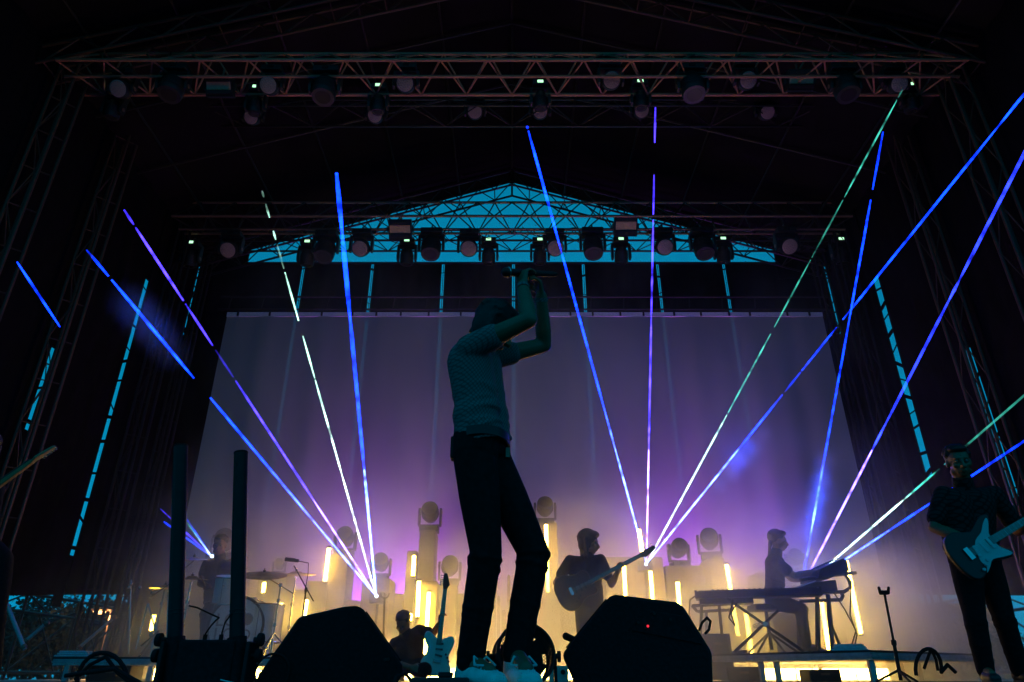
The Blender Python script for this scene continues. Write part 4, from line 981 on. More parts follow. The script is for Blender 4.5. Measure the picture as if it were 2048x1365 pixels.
# ---- crouching guitarist
Yc = 8.2
J = dict(pel=P(818, 1345, Yc + .1), bel=P(816, 1318, Yc + .05), chest=P(814, 1287, Yc), neck=P(810, 1266, Yc - .04), head=P(806, 1247, Yc - .08),
         shR=P(790, 1288, Yc), elR=P(784, 1325, Yc - .10), wrR=P(822, 1335, Yc - .26), shL=P(838, 1262, Yc + .02), elL=P(866, 1268, Yc - .10), wrL=P(880, 1246, Yc - .18),
         hipR=P(806, 1346, Yc + .1), knR=P(780, 1338, Yc - .25), anR=P(800, 1360, Yc - .05), hipL=P(832, 1346, Yc + .1), knL=P(850, 1340, Yc - .28), anL=P(836, 1360, Yc - .1))
for s in 'RL': J['an' + s].z = .09; J['hip' + s].z = .15; J['toe' + s] = V((J['an' + s].x + (.08 if s == 'L' else -.08), J['an' + s].y - .14, .05))
J['pel'].z = .17
person('crouching guitarist low on the stage floor holding a white guitar upright', J, shirt='tee', hairstyle='short', hair='brown_hair', vox=.010, face=(-.25, -.80, -.55), up=(0, -.3, 1), hs=.98,
       hands=(('R', V((.09, -.03, -.02)), (0, .9, 0), -1, .3), ('L', V((.015, -.02, .09)), (.7, -.6, 0), 1, .75)), sleeve=.62, k=.95)
guitar('white offset guitar held upright by the crouching guitarist', 'guitar', OFFSET, M['white_gtr'], None, P(876, 1305, Yc - .22), P(893, 1158, Yc - .24), (.08, -1, .05), neck=.50, k=1.0)

# ---- musician cut off by the left edge
Ye = 5.0
J = dict(pel=P(-60, 1110, Ye), bel=P(-60, 1060, Ye), chest=P(-56, 990, Ye), neck=P(-44, 940, Ye), head=P(-30, 896, Ye),
         shR=P(-105, 975, Ye), elR=P(-122, 1050, Ye), wrR=P(-75, 1052, Ye - .24), shL=P(-12, 975, Ye), elL=P(-22, 1030, Ye - .1), wrL=P(-20, 990, Ye - .30),
         hipR=P(-55, 1125, Ye), knR=P(-70, 1235, Ye), anR=P(-90, 1345, Ye), hipL=P(-8, 1125, Ye), knL=P(-14, 1235, Ye), anL=P(-20, 1345, Ye))
for s in 'RL': J['an' + s].z = .09; J['toe' + s] = V((J['an' + s].x + .05, J['an' + s].y - .17, .05))
person('dark musician cut off by the left edge, mostly outside the picture', J, shirt='tee_dark', hairstyle='shag', vox=.010, face=(.7, -.7, -.1), hands=(('R', V((.08, -.03, -.02)), (0, .9, 0), -1, .4), ('L', V((-.01, -.03, .09)), (.5, -.7, 0), 1, .7)), sleeve=.6)
guitar('guitar whose teal-lit headstock pokes in at the left edge', 'guitar', STRAT, M['dark_gtr'], None, P(-95, 1040, Ye - .24), P(44, 940, Ye - .32), (-.05, -.30, 1), k=.66 / .66)
# ------------------------------------------------------------------ risers
def riser(label, corners, z, legs):
    c = sum((V(q) for q in corners), V((0, 0, 0))) / 4; t = thing('riser', label, 'riser', (c.x, c.y, 0))
    q = [V((a[0], a[1], 0)) for a in corners]; cz = V((c.x, c.y, 0))
    def ringz(s, z0, z1, nm, m):
        b = [cz + (a - cz) * s + V((0, 0, z0)) for a in q]; tt = [cz + (a - cz) * s + V((0, 0, z1)) for a in q]
        MB().hexa(b, tt).build(nm, m, t, bevel=.003)
    ringz(1.0, z - .018, z, 'deck_board', M['board']); ringz(.996, z - .040, z - .021, 'edge_rail', M['riser']); ringz(1.0, z - .060, z - .042, 'edge_rail', M['riser']); ringz(.992, z - .085, z - .062, 'edge_rail', M['riser'])
    for x, y in legs: MB().box((x, y, (z - .087) / 2), (.055, .055, z - .087)).build('leg', M['riser'], t, bevel=.004)
    return t
A, B, C, D = V((2.0, 9.35, 0)), V((3.52, 7.35, 0)), V((5.75, 9.0, 0)), V((4.2, 11.0 - .9, 0))
inn = lambda a, b, u, w_: a + (b - a) * u + (D - A) * w_
legsR = []
for u in (.04, .46, .54, .96):
    for w_ in (.04, .9): p = inn(A, B, u, w_); legsR.append((p.x, p.y))
riser('low grey-edged riser under the keyboards on the right', [A, B, C, D], .285, legsR)
L0, L1 = P(106, 1314, 8.4), P(640, 1314, 8.4)
lx = [P(136, 1340, 8.45).x, P(303, 1340, 8.45).x, P(470, 1340, 8.45).x, P(625, 1340, 8.45).x]
riser('low grey-edged riser under the drum kit on the left', [(L0.x, 8.4, 0), (L1.x, 8.4, 0), (L1.x, 10.0, 0), (L0.x, 10.0, 0)], .245, [(x, 8.44) for x in lx] + [(x, 9.95) for x in lx])
def towel(label, c, L, W, rz):
    b = MB(); rr = random.Random(3)
    for i in range(3): b.box((rr.uniform(-.01, .01), 0, .012 + .022 * i), (L - .03 * i, W - .02 * i, .020))
    mm = Matrix.Translation(c) @ Matrix.Rotation(rz, 4, 'Z'); t = thing('towel', label, 'towel', c)
    b.v = [mm @ q for q in b.v]; b.build('folded_cloth', M['towel'], t, bevel=.009)
towel('pale folded towel on the near right corner of the right riser', V((P(1700, 1300, 7.75).x, 7.75, .285)), .34, .2, -.5)
towel('pale folded towel on the left corner of the left riser', V((P(152, 1306, 8.56).x, 8.56, .245)), .36, .2, .1)

for x_, Y_, w_, h_, lab in ((1482, 9.0, .40, .15, 'small black case lying under the left half of the right riser'), (1640, 8.4, .34, .12, 'small black case lying under the right half of the right riser'), (230, 8.9, .5, .16, 'black case lying under the left end of the left riser')):
    c_ = P(x_, 1352, Y_); cs_ = thing('equipment_case', lab, 'case', V((c_.x, Y_, 0)))
    MB().box((c_.x, Y_, h_ / 2), (w_, .3, h_)).build('case_body', M['board'], cs_, bevel=.006)
    for s_ in (-1, 1): MB().box((c_.x + s_ * (w_ / 2 - .02), Y_ - .153, h_ / 2), (.03, .008, h_ * .96)).build('corner_strip', M['dark_alu'], cs_)
    MB().box((c_.x, Y_ - .156, h_ * .6), (.09, .014, .022)).build('handle', M['steel'], cs_)
# ------------------------------------------------------------------ drum kit
RZ = .245
Ydk = 8.75
kc = P(468, 1272, Ydk); kr = .325; kc.z = RZ + kr + .015
kd = thing('kick_drum', 'pale kick drum with large letters on its front head, behind the right tall tube', 'drum', (kc.x, Ydk, RZ), 'drums of the kit')
MB().tube(kc, kc + V((0, .42, 0)), kr, n=40, cap=False).build('shell', M['drum_shell'], kd, smooth=True)
MB().tube(kc + V((0, -.006, 0)), kc + V((0, .004, 0)), kr - .012, n=40).build('front_head', M['drum_head'], kd)
MB().tube(kc + V((0, .416, 0)), kc + V((0, .424, 0)), kr - .012, n=40).build('rear_head', M['drum_head'], kd)
for dy in (-.002, .422): MB().ring(kc + V((0, dy, 0)), (0, 1, 0), kr, .017, 40, 8).build('hoop', M['rosewood'], kd, smooth=True)
for i in range(8):
    a = 2 * math.pi * (i + .5) / 8; p = kc + V((math.cos(a) * (kr + .018), 0, math.sin(a) * (kr + .018)))
    MB().tube(p + V((0, .0, 0)), p + V((0, .42, 0)), .006).box(p + V((0, .12, 0)), (.03, .05, .03)).build('lug', M['chrome'], kd)
pc = kc + V((.13, -.008, .075)); MB().tube(pc, pc + V((0, -.002, 0)), .062, n=24).build('port_hole', M['black'], kd); MB().ring(pc, (0, 1, 0), .066, .006, 24, 6).build('port_ring', M['chrome'], kd)
for s in (-1, 1): MB().tube(kc + V((s * (kr - .01), .06, -.12)), V((kc.x + s * (kr + .13), Ydk - .02, RZ + .004)), .009).build('spur', M['chrome'], kd)
def text(body, loc, size, m, parent, depth=.0008):
    cu = bpy.data.curves.new('lettering', 'FONT'); cu.body = body; cu.size = size; cu.extrude = depth; cu.align_x = 'CENTER'; cu.align_y = 'CENTER'; cu.offset = .006 * size
    o = bpy.data.objects.new('tmp', cu); col.objects.link(o); dg = bpy.context.evaluated_depsgraph_get(); me = bpy.data.meshes.new_from_object(o.evaluated_get(dg)); bpy.data.objects.remove(o)
    me.materials.clear(); me.materials.append(m)
    q = bpy.data.objects.new('lettering', me); col.objects.link(q); q.parent = parent; q.location = V(loc) - V(parent['_o']); q.rotation_euler = (rad(90), 0, 0); return q
text('LO', kc + V((-.115, -.0085, .06)), .20, M['drum_print'], kd); text('LO', kc + V((-.115, -.0085, -.10)), .20, M['drum_print'], kd); text('O', kc + V((.13, -.0085, -.10)), .16, M['drum_print'], kd)
def drum(label, c, r, h, shell, tilt=(0, 0, 1), legs=0, head_m='drum_head', floor=RZ):
    u = V(tilt).normalized(); t = thing('drum', label, 'drum', c, 'drums of the kit')
    MB().tube(c, c + u * h, r, n=32, cap=False).build('shell', M[shell], t, smooth=True)
    MB().tube(c + u * (h - .004), c + u * (h + .004), r - .006, n=32).build('top_head', M[head_m], t); MB().tube(c - u * .004, c + u * .004, r - .006, n=32).build('bottom_head', M[head_m], t)
    for q in (0, h): MB().ring(c + u * q, u, r + .003, .009, 36, 6).build('hoop', M['chrome'], t, smooth=True)
    sd = u.orthogonal().normalized(); s2 = u.cross(sd)
    for i in range(8):
        a = 2 * math.pi * i / 8; p = c + (sd * math.cos(a) + s2 * math.sin(a)) * (r + .012)
        MB().tube(p + u * .01, p + u * (h - .01), .0045, n=6).build('tension_rod', M['chrome'], t)
    for i in range(legs):
        a = 2 * math.pi * (i + .25) / legs; p = c + (sd * math.cos(a) + s2 * math.sin(a)) * (r + .02)
        MB().tube(V((p.x, p.y, floor + .004)), p + u * h * .6, .008).build('leg', M['chrome'], t)
    return t
p = P(524, 1268, 8.95); drum('pale floor tom right of the kick drum', V((p.x, 8.95, RZ + .17)), .215, .42, 'drum_shell', (0, 0, 1), 3)
p = P(436, 1202, 8.62); drum('bluish white rack tom in front of the drummer', V((p.x, 8.85, p.z)), .155, .30, 'drum_shell', (.06, -.22, 1))
p = P(432, 1222, 8.9); drum('brown drum just below the bluish rack tom', V((p.x - .02, 9.05, p.z - .06)), .18, .15, 'wood_gtr', (0, .1, 1))
def straightrod(n_, a, b, r, parent): return rod(n_, a, b, r, M['chrome'], parent)
def cymbal(label, x, y, Y, r, tilt, boom=None):
    c = P(x, y, Y); u = V(tilt).normalized(); sd = u.orthogonal().normalized(); s2 = u.cross(sd)
    t = thing('cymbal', label, 'cymbal', c, 'cymbals of the kit')
    vs = []; fs = []; N = 40; prof = [(0.012, .034), (.06 * r / .24, .030), (.085 * r / .24, .012), (r * .6, .006), (r, -.008), (r, -.0095), (r * .6, .0045), (.085 * r / .24, .0095), (.06 * r / .24, .027), (.012, .031)]
    for q, z in prof:
        for i in range(N): a = 2 * math.pi * i / N; vs.append(c + (sd * math.cos(a) + s2 * math.sin(a)) * q + u * z)
    L = len(prof)
    for k in range(L):
        for i in range(N): fs.append((k * N + i, k * N + (i + 1) % N, ((k + 1) % L) * N + (i + 1) % N, ((k + 1) % L) * N + i))
    MB().add(vs, fs).build('plate', M['bronze'], t, smooth=True)
    MB().tube(c + u * .03, c + u * .055, .016, n=10).build('felt', M['black'], t); MB().tube(c + u * .055, c + u * .075, .008, n=8).build('wing_nut', M['chrome'], t)
    s = thing('cymbal_stand', 'chrome stand holding the ' + label, 'stand', (c.x, c.y, RZ), 'cymbal stands of the kit')
    bx = c.x + (boom or 0); top = V((bx, c.y, c.z - (.12 if boom else .02)))
    straightrod('post', (bx, c.y, RZ + .02), top, .011, s)
    if boom: straightrod('boom_arm', c - u * .01 + V((-.0, 0, 0)), top + V((boom * .8, 0, -.10)), .007, s); MB().box(top, (.035, .04, .045)).build('tilter', M['chrome'], s, bevel=.004)
    for hgt in (.35, .62):
        if RZ + hgt < top.z - .05: MB().box((bx, c.y, RZ + hgt), (.036, .04, .04)).build('clamp', M['chrome'], s, bevel=.005)
    for i in range(3):
        a = 2 * math.pi * i / 3 + .5; e = V((bx + .26 * math.cos(a), c.y + .26 * math.sin(a), RZ + .008)); straightrod('leg', V((bx, c.y, RZ + .26)), e, .008, s); MB().sph(e, .013, 8, 6).build('rubber_foot', M['rubber'], s)
cymbal('large bronze ride cymbal right of the right tall tube', 528, 1150, 8.7, .275, (.06, -.30, 1), .22)
cymbal('bright crash cymbal beyond the ride cymbal', 592, 1149, 9.2, .255, (-.03, -.06, 1), 0)
cymbal('high bronze cymbal left of the drummer\'s face', 388, 1120, 9.15, .22, (-.03, -.14, 1), -.12)
cymbal('small bright cymbal below the high left cymbal', 384, 1158, 8.9, .20, (.03, -.10, 1), 0)
cymbal('hi-hat cymbal in the dark at the left of the kit', 330, 1176, 9.1, .19, (0, -.04, 1), 0)
# hardware clutter at the left of the kit
hw = thing('drum_rack', 'tangle of chrome drum hardware at the left end of the drum riser', 'drum hardware', (P(300, 1250, 9.2).x, 9.2, RZ))
for (x0, y0, x1, y1, Y) in ((262, 1160, 258, 1308, 9.3), (296, 1208, 272, 1300, 9.0), (296, 1208, 322, 1300, 9.0), (300, 1195, 345, 1165, 9.0), (336, 1185, 333, 1308, 9.2), (320, 1290, 300, 1268, 8.9), (318, 1262, 282, 1292, 8.8)):
    rod('pole', P(x0, y0, Y), P(x1, y1, Y), .010, M['chrome'], hw)
for (x, y, Y) in ((262, 1168, 9.25), (280, 1176, 9.1), (258, 1175, 9.25), (305, 1186, 9.0), (302, 1270, 8.9)): MB().sph(P(x, y, Y), .026, 10, 7).build('clamp', M['chrome'], hw, smooth=True)
p = P(440, 1222, 9.3); th_ = thing('drum_throne', 'drummer\'s round black seat', 'stool', (p.x, 9.3, RZ))
zs = J_ = P(437, 1212, 9.3).z - .155
MB().tube((p.x, 9.3, zs - .07), (p.x, 9.3, zs), .17, .165, 24).build('seat', M['black'], th_, bevel=.01); rod('post', (p.x, 9.3, RZ + .1), (p.x, 9.3, zs - .07), .018, M['chrome'], th_)
for i in range(3): a = i * 2.094; rod('leg', (p.x, 9.3, RZ + .24), (p.x + .24 * math.cos(a), 9.3 + .24 * math.sin(a), RZ + .008), .010, M['chrome'], th_)
for i, (a, b) in enumerate(((P(414, 1178, 8.92), P(400, 1150, 8.6)), (P(462, 1184, 8.92), P(446, 1170, 8.6)))):
    t = thing('drumstick', ('drumstick in the drummer\'s hand nearer the high cymbal', 'drumstick in the drummer\'s hand over the bluish tom')[i], 'drumstick', a, 'drumsticks')
    MB().cone(a, a + (b - a) * .9, .0075, .005, 8).build('stick', M['maple'], t); MB().sph(b - (b - a) * .08, .007, 8, 6).build('tip', M['maple'], t)
def mic_stand(label, foot, top, boom0, boom1, m='dark_alu', zf=0.0):
    t = thing('microphone_stand', label, 'stand', (foot.x, foot.y, zf))
    rod('post', V((foot.x, foot.y, zf + .02)), top, .010, M[m], t)
    if boom1 is not None:
        rod('boom_arm', boom0, boom1, .007, M[m], t); MB().box(top, (.03, .035, .05)).build('boom_clutch', M[m], t, bevel=.005)
    for i in range(3): a = i * 2.094 + .4; rod('leg', V((foot.x, foot.y, zf + .10)), V((foot.x + .28 * math.cos(a), foot.y + .28 * math.sin(a), zf + .010)), .008, M[m], t)
    return t
Ym = 8.5
tp = P(612, 1180, Ym); mic_stand('boom stand with an overhead microphone right of the cymbals', V((tp.x, Ym, 0)), tp, P(627, 1203, Ym), P(588, 1132, Ym), zf=RZ)
mc = P(585, 1121, Ym); t = thing('overhead_microphone', 'black overhead microphone on the boom above the cymbals', 'microphone', mc)
MB().tube(mc + V((-.09, 0, .012)), mc + V((.03, 0, 0)), .024, .022, 14).build('barrel', M['black'], t, smooth=True, bevel=.004); MB().box(mc + V((.05, 0, -.005)), (.05, .03, .035)).build('mount', M['black'], t, bevel=.004); MB().pipe([mc + V((.08, 0, -.01)), mc + V((.19, .02, -.03)), mc + V((.20, .02, -.15)), mc + V((.19, .02, -.38))], .005, 6).build('lead', M['rubber'], t, smooth=True)

# ------------------------------------------------------------------ stands
c0, c1 = P(765, 1345, 9.2), P(769, 1197, 9.2); c0.z = 0
gs = thing('guitar_stand', 'slim stand with an empty U-shaped fork, left of the crouching guitarist', 'stand', c0)
rod('post', c0 + V((0, 0, .02)), c1, .013, M['dark_alu'], gs); MB().pipe([c1 + V((math.sin(a) * .055, 0, .055 - math.cos(a) * .055)) for a in [-1.7 + .34 * i for i in range(11)]], .010, 8).build('fork', M['dark_alu'], gs, smooth=True)
for i in range(3): a = i * 2.094 + .4; rod('leg', c0 + V((0, 0, .12)), c0 + V((.24 * math.cos(a), .24 * math.sin(a), .01)), .009, M['dark_alu'], gs)
Yr = 6.6
c0, c1 = P(1797, 1340, Yr), P(1769, 1188, Yr); c0.z = 0
gs = thing('guitar_stand', 'black stand with a padded yoke on top, standing alone right of the right riser', 'stand', c0)
rod('post', c0 + V((0, 0, .02)), c0 + (c1 - c0) * .45, .016, M['black'], gs); rod('post', c0 + (c1 - c0) * .43, c1, .011, M['black'], gs); MB().tube(c0 + (c1 - c0) * .41, c0 + (c1 - c0) * .47, .022, n=12).build('collar', M['black'], gs)
MB().box(c1 + V((0, 0, .01)), (.075, .06, .035)).build('yoke', M['rubber'], gs, bevel=.008)
for s in (-1, 1): MB().cone(c1 + V((s * .036, 0, .01)), c1 + V((s * .044, -.01, .050)), .014, .012).build('prong', M['rubber'], gs, smooth=True)
for i in range(3): a = i * 2.094 + .4; rod('leg', c0 + V((0, 0, .10)), c0 + V((.20 * math.cos(a), .20 * math.sin(a), .01)), .010, M['black'], gs)
Ys = 3.42
c0 = V((P(966, 1340, Ys).x, Ys, 0)); zt = 1.42
ms = thing('microphone_stand', 'straight black microphone stand close behind the singer\'s near leg', 'stand', c0)
MB().tube(c0, c0 + V((0, 0, .022)), .13, .12, 28).build('round_base', M['black'], ms, bevel=.004); rod('post', c0 + V((0, 0, .02)), c0 + V((0, 0, .85)), .013, M['black'], ms); rod('post', c0 + V((0, 0, .84)), c0 + V((0, 0, zt)), .008, M['black'], ms); MB().tube(c0 + V((0, 0, .80)), c0 + V((0, 0, .88)), .018, n=14).build('clutch', M['black'], ms); MB().ring(c0 + V((0, -.02, zt + .02)), (0, 1, .2), .018, .005, 16, 6).build('clip', M['black'], ms)

# ------------------------------------------------------------------ keyboards
Kz = .285
a, b = P(1392, 1190, 8.75), P(1640, 1176, 8.35)
ax = (b - a); ax.z = 0; L = ax.length; ax.normalize(); nv = V((-ax.y, ax.x, 0))
kb = thing('keyboard', 'long dark stage keyboard across the keyboard player\'s lap height', 'keyboard', ((a + b) / 2))
RM = Matrix((ax, nv, V((0, 0, 1)))).transposed().to_4x4(); TM = Matrix.Translation(a) @ RM
def kbx(nm, c, d, m, par=kb, tm=TM, bev=.004):
    g = MB().box(c, d); g.v = [tm @ q for q in g.v]; return g.build(nm, m, par, bevel=bev)
kbx('case', (L / 2, .16, 0), (L, .30, .075), M['black'], bev=.012)
for s in (0, L): kbx('end_cheek', (s, .16, .005), (.03, .31, .095), M['dark_alu'])
kbx('control_panel', (L / 2, .07, .042), (L - .06, .11, .012), M['board'])
for i in range(14): kbx('knob', (.2 + i * .06, .06, .054), (.018, .018, .016), M['rubber'])
nk = 44
for i in range(nk):
    kbx('white_key', (.05 + (L - .1) * (i + .5) / nk, .225, .044), ((L - .1) / nk - .0015, .13, .010), M['towel'], bev=0)
    if i % 7 not in (2, 6): kbx('black_key', (.05 + (L - .1) * (i + 1) / nk, .20, .053), ((L - .1) / nk * .5, .08, .010), M['black'], bev=0)
kbx('lower_unit', (.34, .16, -.075), (.62, .26, .06), M['dark_alu'])
ks = thing('keyboard_stand', 'black X-shaped folding stand under the long keyboard', 'stand', ((a.x + b.x) / 2, (a.y + b.y) / 2, Kz))
for (x0, y0, x1, y1), dy in (((1453, 1197, 1608, 1306), 0), ((1556, 1222, 1471, 1313), .05)):
    for off in (0, .30):
        p, q = P(x0, y0, 8.62 + dy + off), P(x1, y1, 8.50 + dy + off); q.z = max(q.z, Kz + .02); rod('leg', p, q, .016, M['black'], ks)
    rod('foot_bar', V((q.x, q.y - .42, Kz + .018)), V((q.x, q.y + .12, Kz + .018)), .016, M['black'], ks)
hp = P(1528, 1249, 8.58); MB().tube(hp + V((0, -.04, 0)), hp + V((0, .34, 0)), .028, n=14).build('pivot', M['chrome'], ks)
# bench table at the left end
tb = thing('side_table', 'black tubular side table under the left end of the long keyboard', 'table', V((P(1425, 1300, 8.9).x, 8.9, 0)))
for (x0, y0, x1, y1, Y) in ((1384, 1212, 1463, 1208, 8.9), (1395, 1224, 1466, 1220, 9.1), (1403, 1212, 1404, 1345, 8.9), (1438, 1211, 1452, 1345, 8.9), (1413, 1222, 1418, 1345, 9.1), (1384, 1212, 1395, 1224, 9.0), (1463, 1208, 1466, 1220, 9.0)):
    p, q = P(x0, y0, Y), P(x1, y1, Y)
    if y1 > 1300: q.z = .01 if q.x < 2.2 else Kz + .01
    rod('bar', p, q, .019, M['black'], tb)
pb = P(1428, 1275, 9.0); bxx = thing('small_crate', 'dark crate standing under the side table', 'crate', V((pb.x, 9.02, 0)))
MB().box((pb.x, 9.02, .26), (.30, .28, .50)).build('crate_body', M['board'], bxx, bevel=.01)
for s in (-1, 1): MB().box((pb.x + s * .14, 8.872, .26), (.03, .02, .50)).build('corner_strip', M['dark_alu'], bxx)
MB().box((pb.x, 8.872, .40), (.10, .016, .03)).build('handle', M['steel'], bxx, bevel=.004)
# stool
sp_ = P(1532, 1216, 8.98); st = thing('stool', 'black padded keyboard stool under the keyboard player', 'stool', V((sp_.x, 9.0, Kz)))
MB().box((sp_.x + .02, 9.0, sp_.z), (.40, .34, .075)).build('seat', M['black'], st, bevel=.02)
rod('post', (sp_.x, 9.0, Kz + .05), (sp_.x, 9.0, sp_.z - .04), .022, M['dark_alu'], st)
for s in (-1, 1):
    for s2 in (-1, 1): rod('leg', (sp_.x, 9.0, Kz + .24), (sp_.x + s * .24, 9.0 + s2 * .2, Kz + .012), .013, M['dark_alu'], st)
# two-tier synthesizer stand on the right
Yt = 8.75
sy = thing('synthesizer_stand', 'two-column black stand with curved arms holding the small synthesizers', 'stand', V((P(1652, 1300, Yt).x, Yt, Kz)))
for (x0, y0, x1, y1, Y, r) in ((1634, 1182, 1638, 1308, Yt - .1, .026), (1656, 1190, 1666, 1308, Yt - .1, .028), (1662, 1250, 1684, 1296, Yt, .018), (1634, 1184, 1634, 1308, Yt + .3, .024)):
    p, q = P(x0, y0, Y), P(x1, y1, Y); q.z = Kz + .012; rod('column', p, q, r, M['black'], sy)
for pts, Y in (([(1600, 1160), (1705, 1146)], Yt - .12), ([(1690, 1150), (1700, 1163), (1701, 1176), (1688, 1184), (1610, 1188)], Yt - .12), ([(1600, 1203), (1682, 1200), (1686, 1192), (1682, 1186)], Yt - .1), ([(1612, 1158), (1712, 1146)], Yt + .25)):
    MB().pipe([P(x, y, Y) for x, y in pts], .020, 9).build('arm', M['black'], sy, smooth=True)
MB().box((P(1652, 1300, Yt).x, Yt + .08, Kz + .02), (.55, .5, .035)).build('base_plate', M['black'], sy, bevel=.006)
def prismY(pts, Y0, Y1):
    a = [P(x, y, Y0) for x, y in pts]; return MB().add(a + [q + V((0, Y1 - Y0, 0)) for q in a], [tuple(range(len(a))), tuple(range(2 * len(a) - 1, len(a) - 1, -1))] + [(k, len(a) + k, len(a) + (k + 1) % len(a), (k + 1) % len(a)) for k in range(len(a))])
sn = thing('synthesizer', 'small dark synthesizer tilted towards the keyboard player on the upper arms', 'synthesizer', P(1662, 1150, Yt))
prismY([(1636, 1158), (1640, 1139), (1687, 1117), (1695, 1122), (1699, 1142), (1655, 1159)], Yt - .22, Yt + .35).build('case', M['black'], sn, bevel=.006)
for i in range(10):
    q = P(1643 + i * 4.3, 1135.5 - i * 2.0, Yt - .18)
    for j in range(4): MB().sph(q + V((0, .10 + j * .11, .012)), .010, 7, 5).build('knob', M['rubber'], sn)
s2_ = thing('synthesizer', 'flat dark synthesizer on the lower arms under the tilted one', 'synthesizer', P(1650, 1175, Yt))
prismY([(1606, 1184), (1610, 1172), (1632, 1164), (1672, 1160), (1676, 1182)], Yt - .22, Yt + .38).build('case', M['black'], s2_, bevel=.008)
for i in range(16): 
    q = P(1608 + i * 1.7, 1172 - i * .62, Yt - .2); MB().box(q + V((0, .28, .006)), (.009, .5, .01)).build('key', M['towel'], s2_)
# cables under the keyboards
for i, (pts, lab) in enumerate((([(1690, 1146), (1702, 1180), (1700, 1230), (1714, 1270), (1708, 1300)], 'cable drooping from the synthesizer arms'), ([(1668, 1186), (1690, 1220), (1712, 1262), (1700, 1302)], 'cable looping from the lower synthesizer to the riser'), ([(1394, 1190), (1380, 1200), (1378, 1228), (1388, 1262)], 'thin cable looping off the left end of the long keyboard'), ([(1466, 1200), (1458, 1236), (1470, 1252), (1462, 1228), (1474, 1206)], 'coiled cable hanging by the crossing light tube'))):
    tag(MB().pipe([P(x, y, 8.45 if i != 2 else 8.8) for x, y in pts], .008, 6).build('cable', M['rubber'], smooth=True), lab, 'cable', 'cables around the keyboards')
am = thing('amplifier', 'dark amplifier cabinet behind the keyboard player\'s legs', 'amplifier', V((P(1582, 1290, 9.6).x, 9.7, Kz)))
pa = P(1582, 1262, 9.6); MB().box((pa.x, 9.72, Kz + .26), (.46, .3, .50)).build('cabinet', M['black'], am, bevel=.012); MB().box((pa.x, 9.562, Kz + .22), (.40, .012, .36)).build('grille_cloth', M['rough_black'], am); MB().box((pa.x, 9.56, Kz + .45), (.40, .014, .06)).build('control_panel', M['dark_alu'], am)

# ------------------------------------------------------------------ floor monitors (wedges)
def wedge(label, prof, Y0, depth, skew, extra=None):
    a = [P(x, y, Y0) for x, y in prof]
    for q in a: q.z = max(q.z, .004)
    sk = V((skew, depth, 0)); n = len(a)
    c = sum(a, V((0, 0, 0))) / n; t = thing('floor_monitor', label, 'stage monitor', V((c.x, Y0 + depth / 2, 0)))
    MB().add(a + [q + sk for q in a], [tuple(range(n)), tuple(range(2 * n - 1, n - 1, -1))] + [(k, n + k, n + (k + 1) % n, (k + 1) % n) for k in range(n)]).build('cabinet', M['rough_black'], t, bevel=.014)
    return t, a, sk
def inset(a, i, j, sk, u0, u1, v0, v1, off):
    e = (a[j] - a[i]); nrm = sk.cross(e).normalized(); mid = sum(a, V((0, 0, 0))) / len(a)
    if nrm.dot((a[i] + a[j]) / 2 - mid) < 0: nrm = -nrm
    q = [a[i] + e * u + sk * v + nrm * off for u, v in ((u0, v0), (u1, v0), (u1, v1), (u0, v1))]
    return q, nrm
def slab(q, nrm, th): return MB().hexa(q, [p + nrm * th for p in q])
Yw = 3.35
t, a, sk = wedge('black floor monitor left of the singer, its slanted face turned right', [(503, 1372), (598, 1234), (690, 1213), (716, 1211), (728, 1219), (806, 1330), (808, 1346), (792, 1374)], Yw, .50, -.16)
q, nr = inset(a, 4, 5, sk, .05, .95, .06, .94, .001); slab(q, nr, .008).build('grille', M['rough_black'], t)
q, nr = inset(a, 1, 2, sk, .3, .7, .4, .6, -.001); slab(q, nr, .006).build('handle_plate', M['black'], t)
c = P(545, 1345, Yw); MB().ring(c + V((0, -.004, .0)), (0, 1, 0), .075, .005, 30, 6).build('port_ring', M['black'], t)
for x, y in ((770, 1320), (776, 1319)): MB().tube(P(x, y, Yw), P(x, y, Yw) + V((0, -.006, 0)), .007, n=10).build('socket', M['dark_alu'], t)
Yv = 3.30
t, a, sk = wedge('black floor monitor right of the singer, with a red pilot light', [(1150, 1372), (1124, 1312), (1128, 1303), (1218, 1194), (1230, 1189), (1352, 1204), (1366, 1212), (1416, 1292), (1424, 1306), (1426, 1372)], Yv, .50, .10)
q, nr = inset(a, 2, 3, sk, .05, .95, .06, .94, .001); slab(q, nr, .008).build('grille', M['rough_black'], t)
pp = [P(x, y, Yv) for x, y in ((1262, 1262), (1300, 1222), (1366, 1232), (1404, 1290))]; MB().hexa([p + V((0, -.006, 0)) for p in pp], [p + V((0, .002, 0)) for p in pp]).build('rear_panel', M['rough_black'], t, bevel=.004)
MB().sph(P(1295, 1253, Yv) + V((0, -.010, 0)), .0055, 10, 7).build('pilot_light', M['red_led'], t)
for x, y in ((1276, 1246), (1290, 1256), (1308, 1228), (1340, 1240)): MB().tube(P(x, y, Yv) + V((0, -.004, 0)), P(x, y, Yv) + V((0, -.014, 0)), .006, n=10).build('socket', M['dark_alu'], t)
MB().pipe([P(1398, 1262, Yv + .1), P(1404, 1246, Yv + .1), P(1414, 1236, Yv + .1), P(1421, 1243, Yv + .1), P(1418, 1260, Yv + .1), P(1410, 1268, Yv + .1)], .006, 7).build('lead', M['rubber'], t, smooth=True)
MB().cone(P(1132, 1273, Yv + .2), P(1152, 1282, Yv + .2), .017, .015).build('handle', M['rubber'], t, smooth=True)

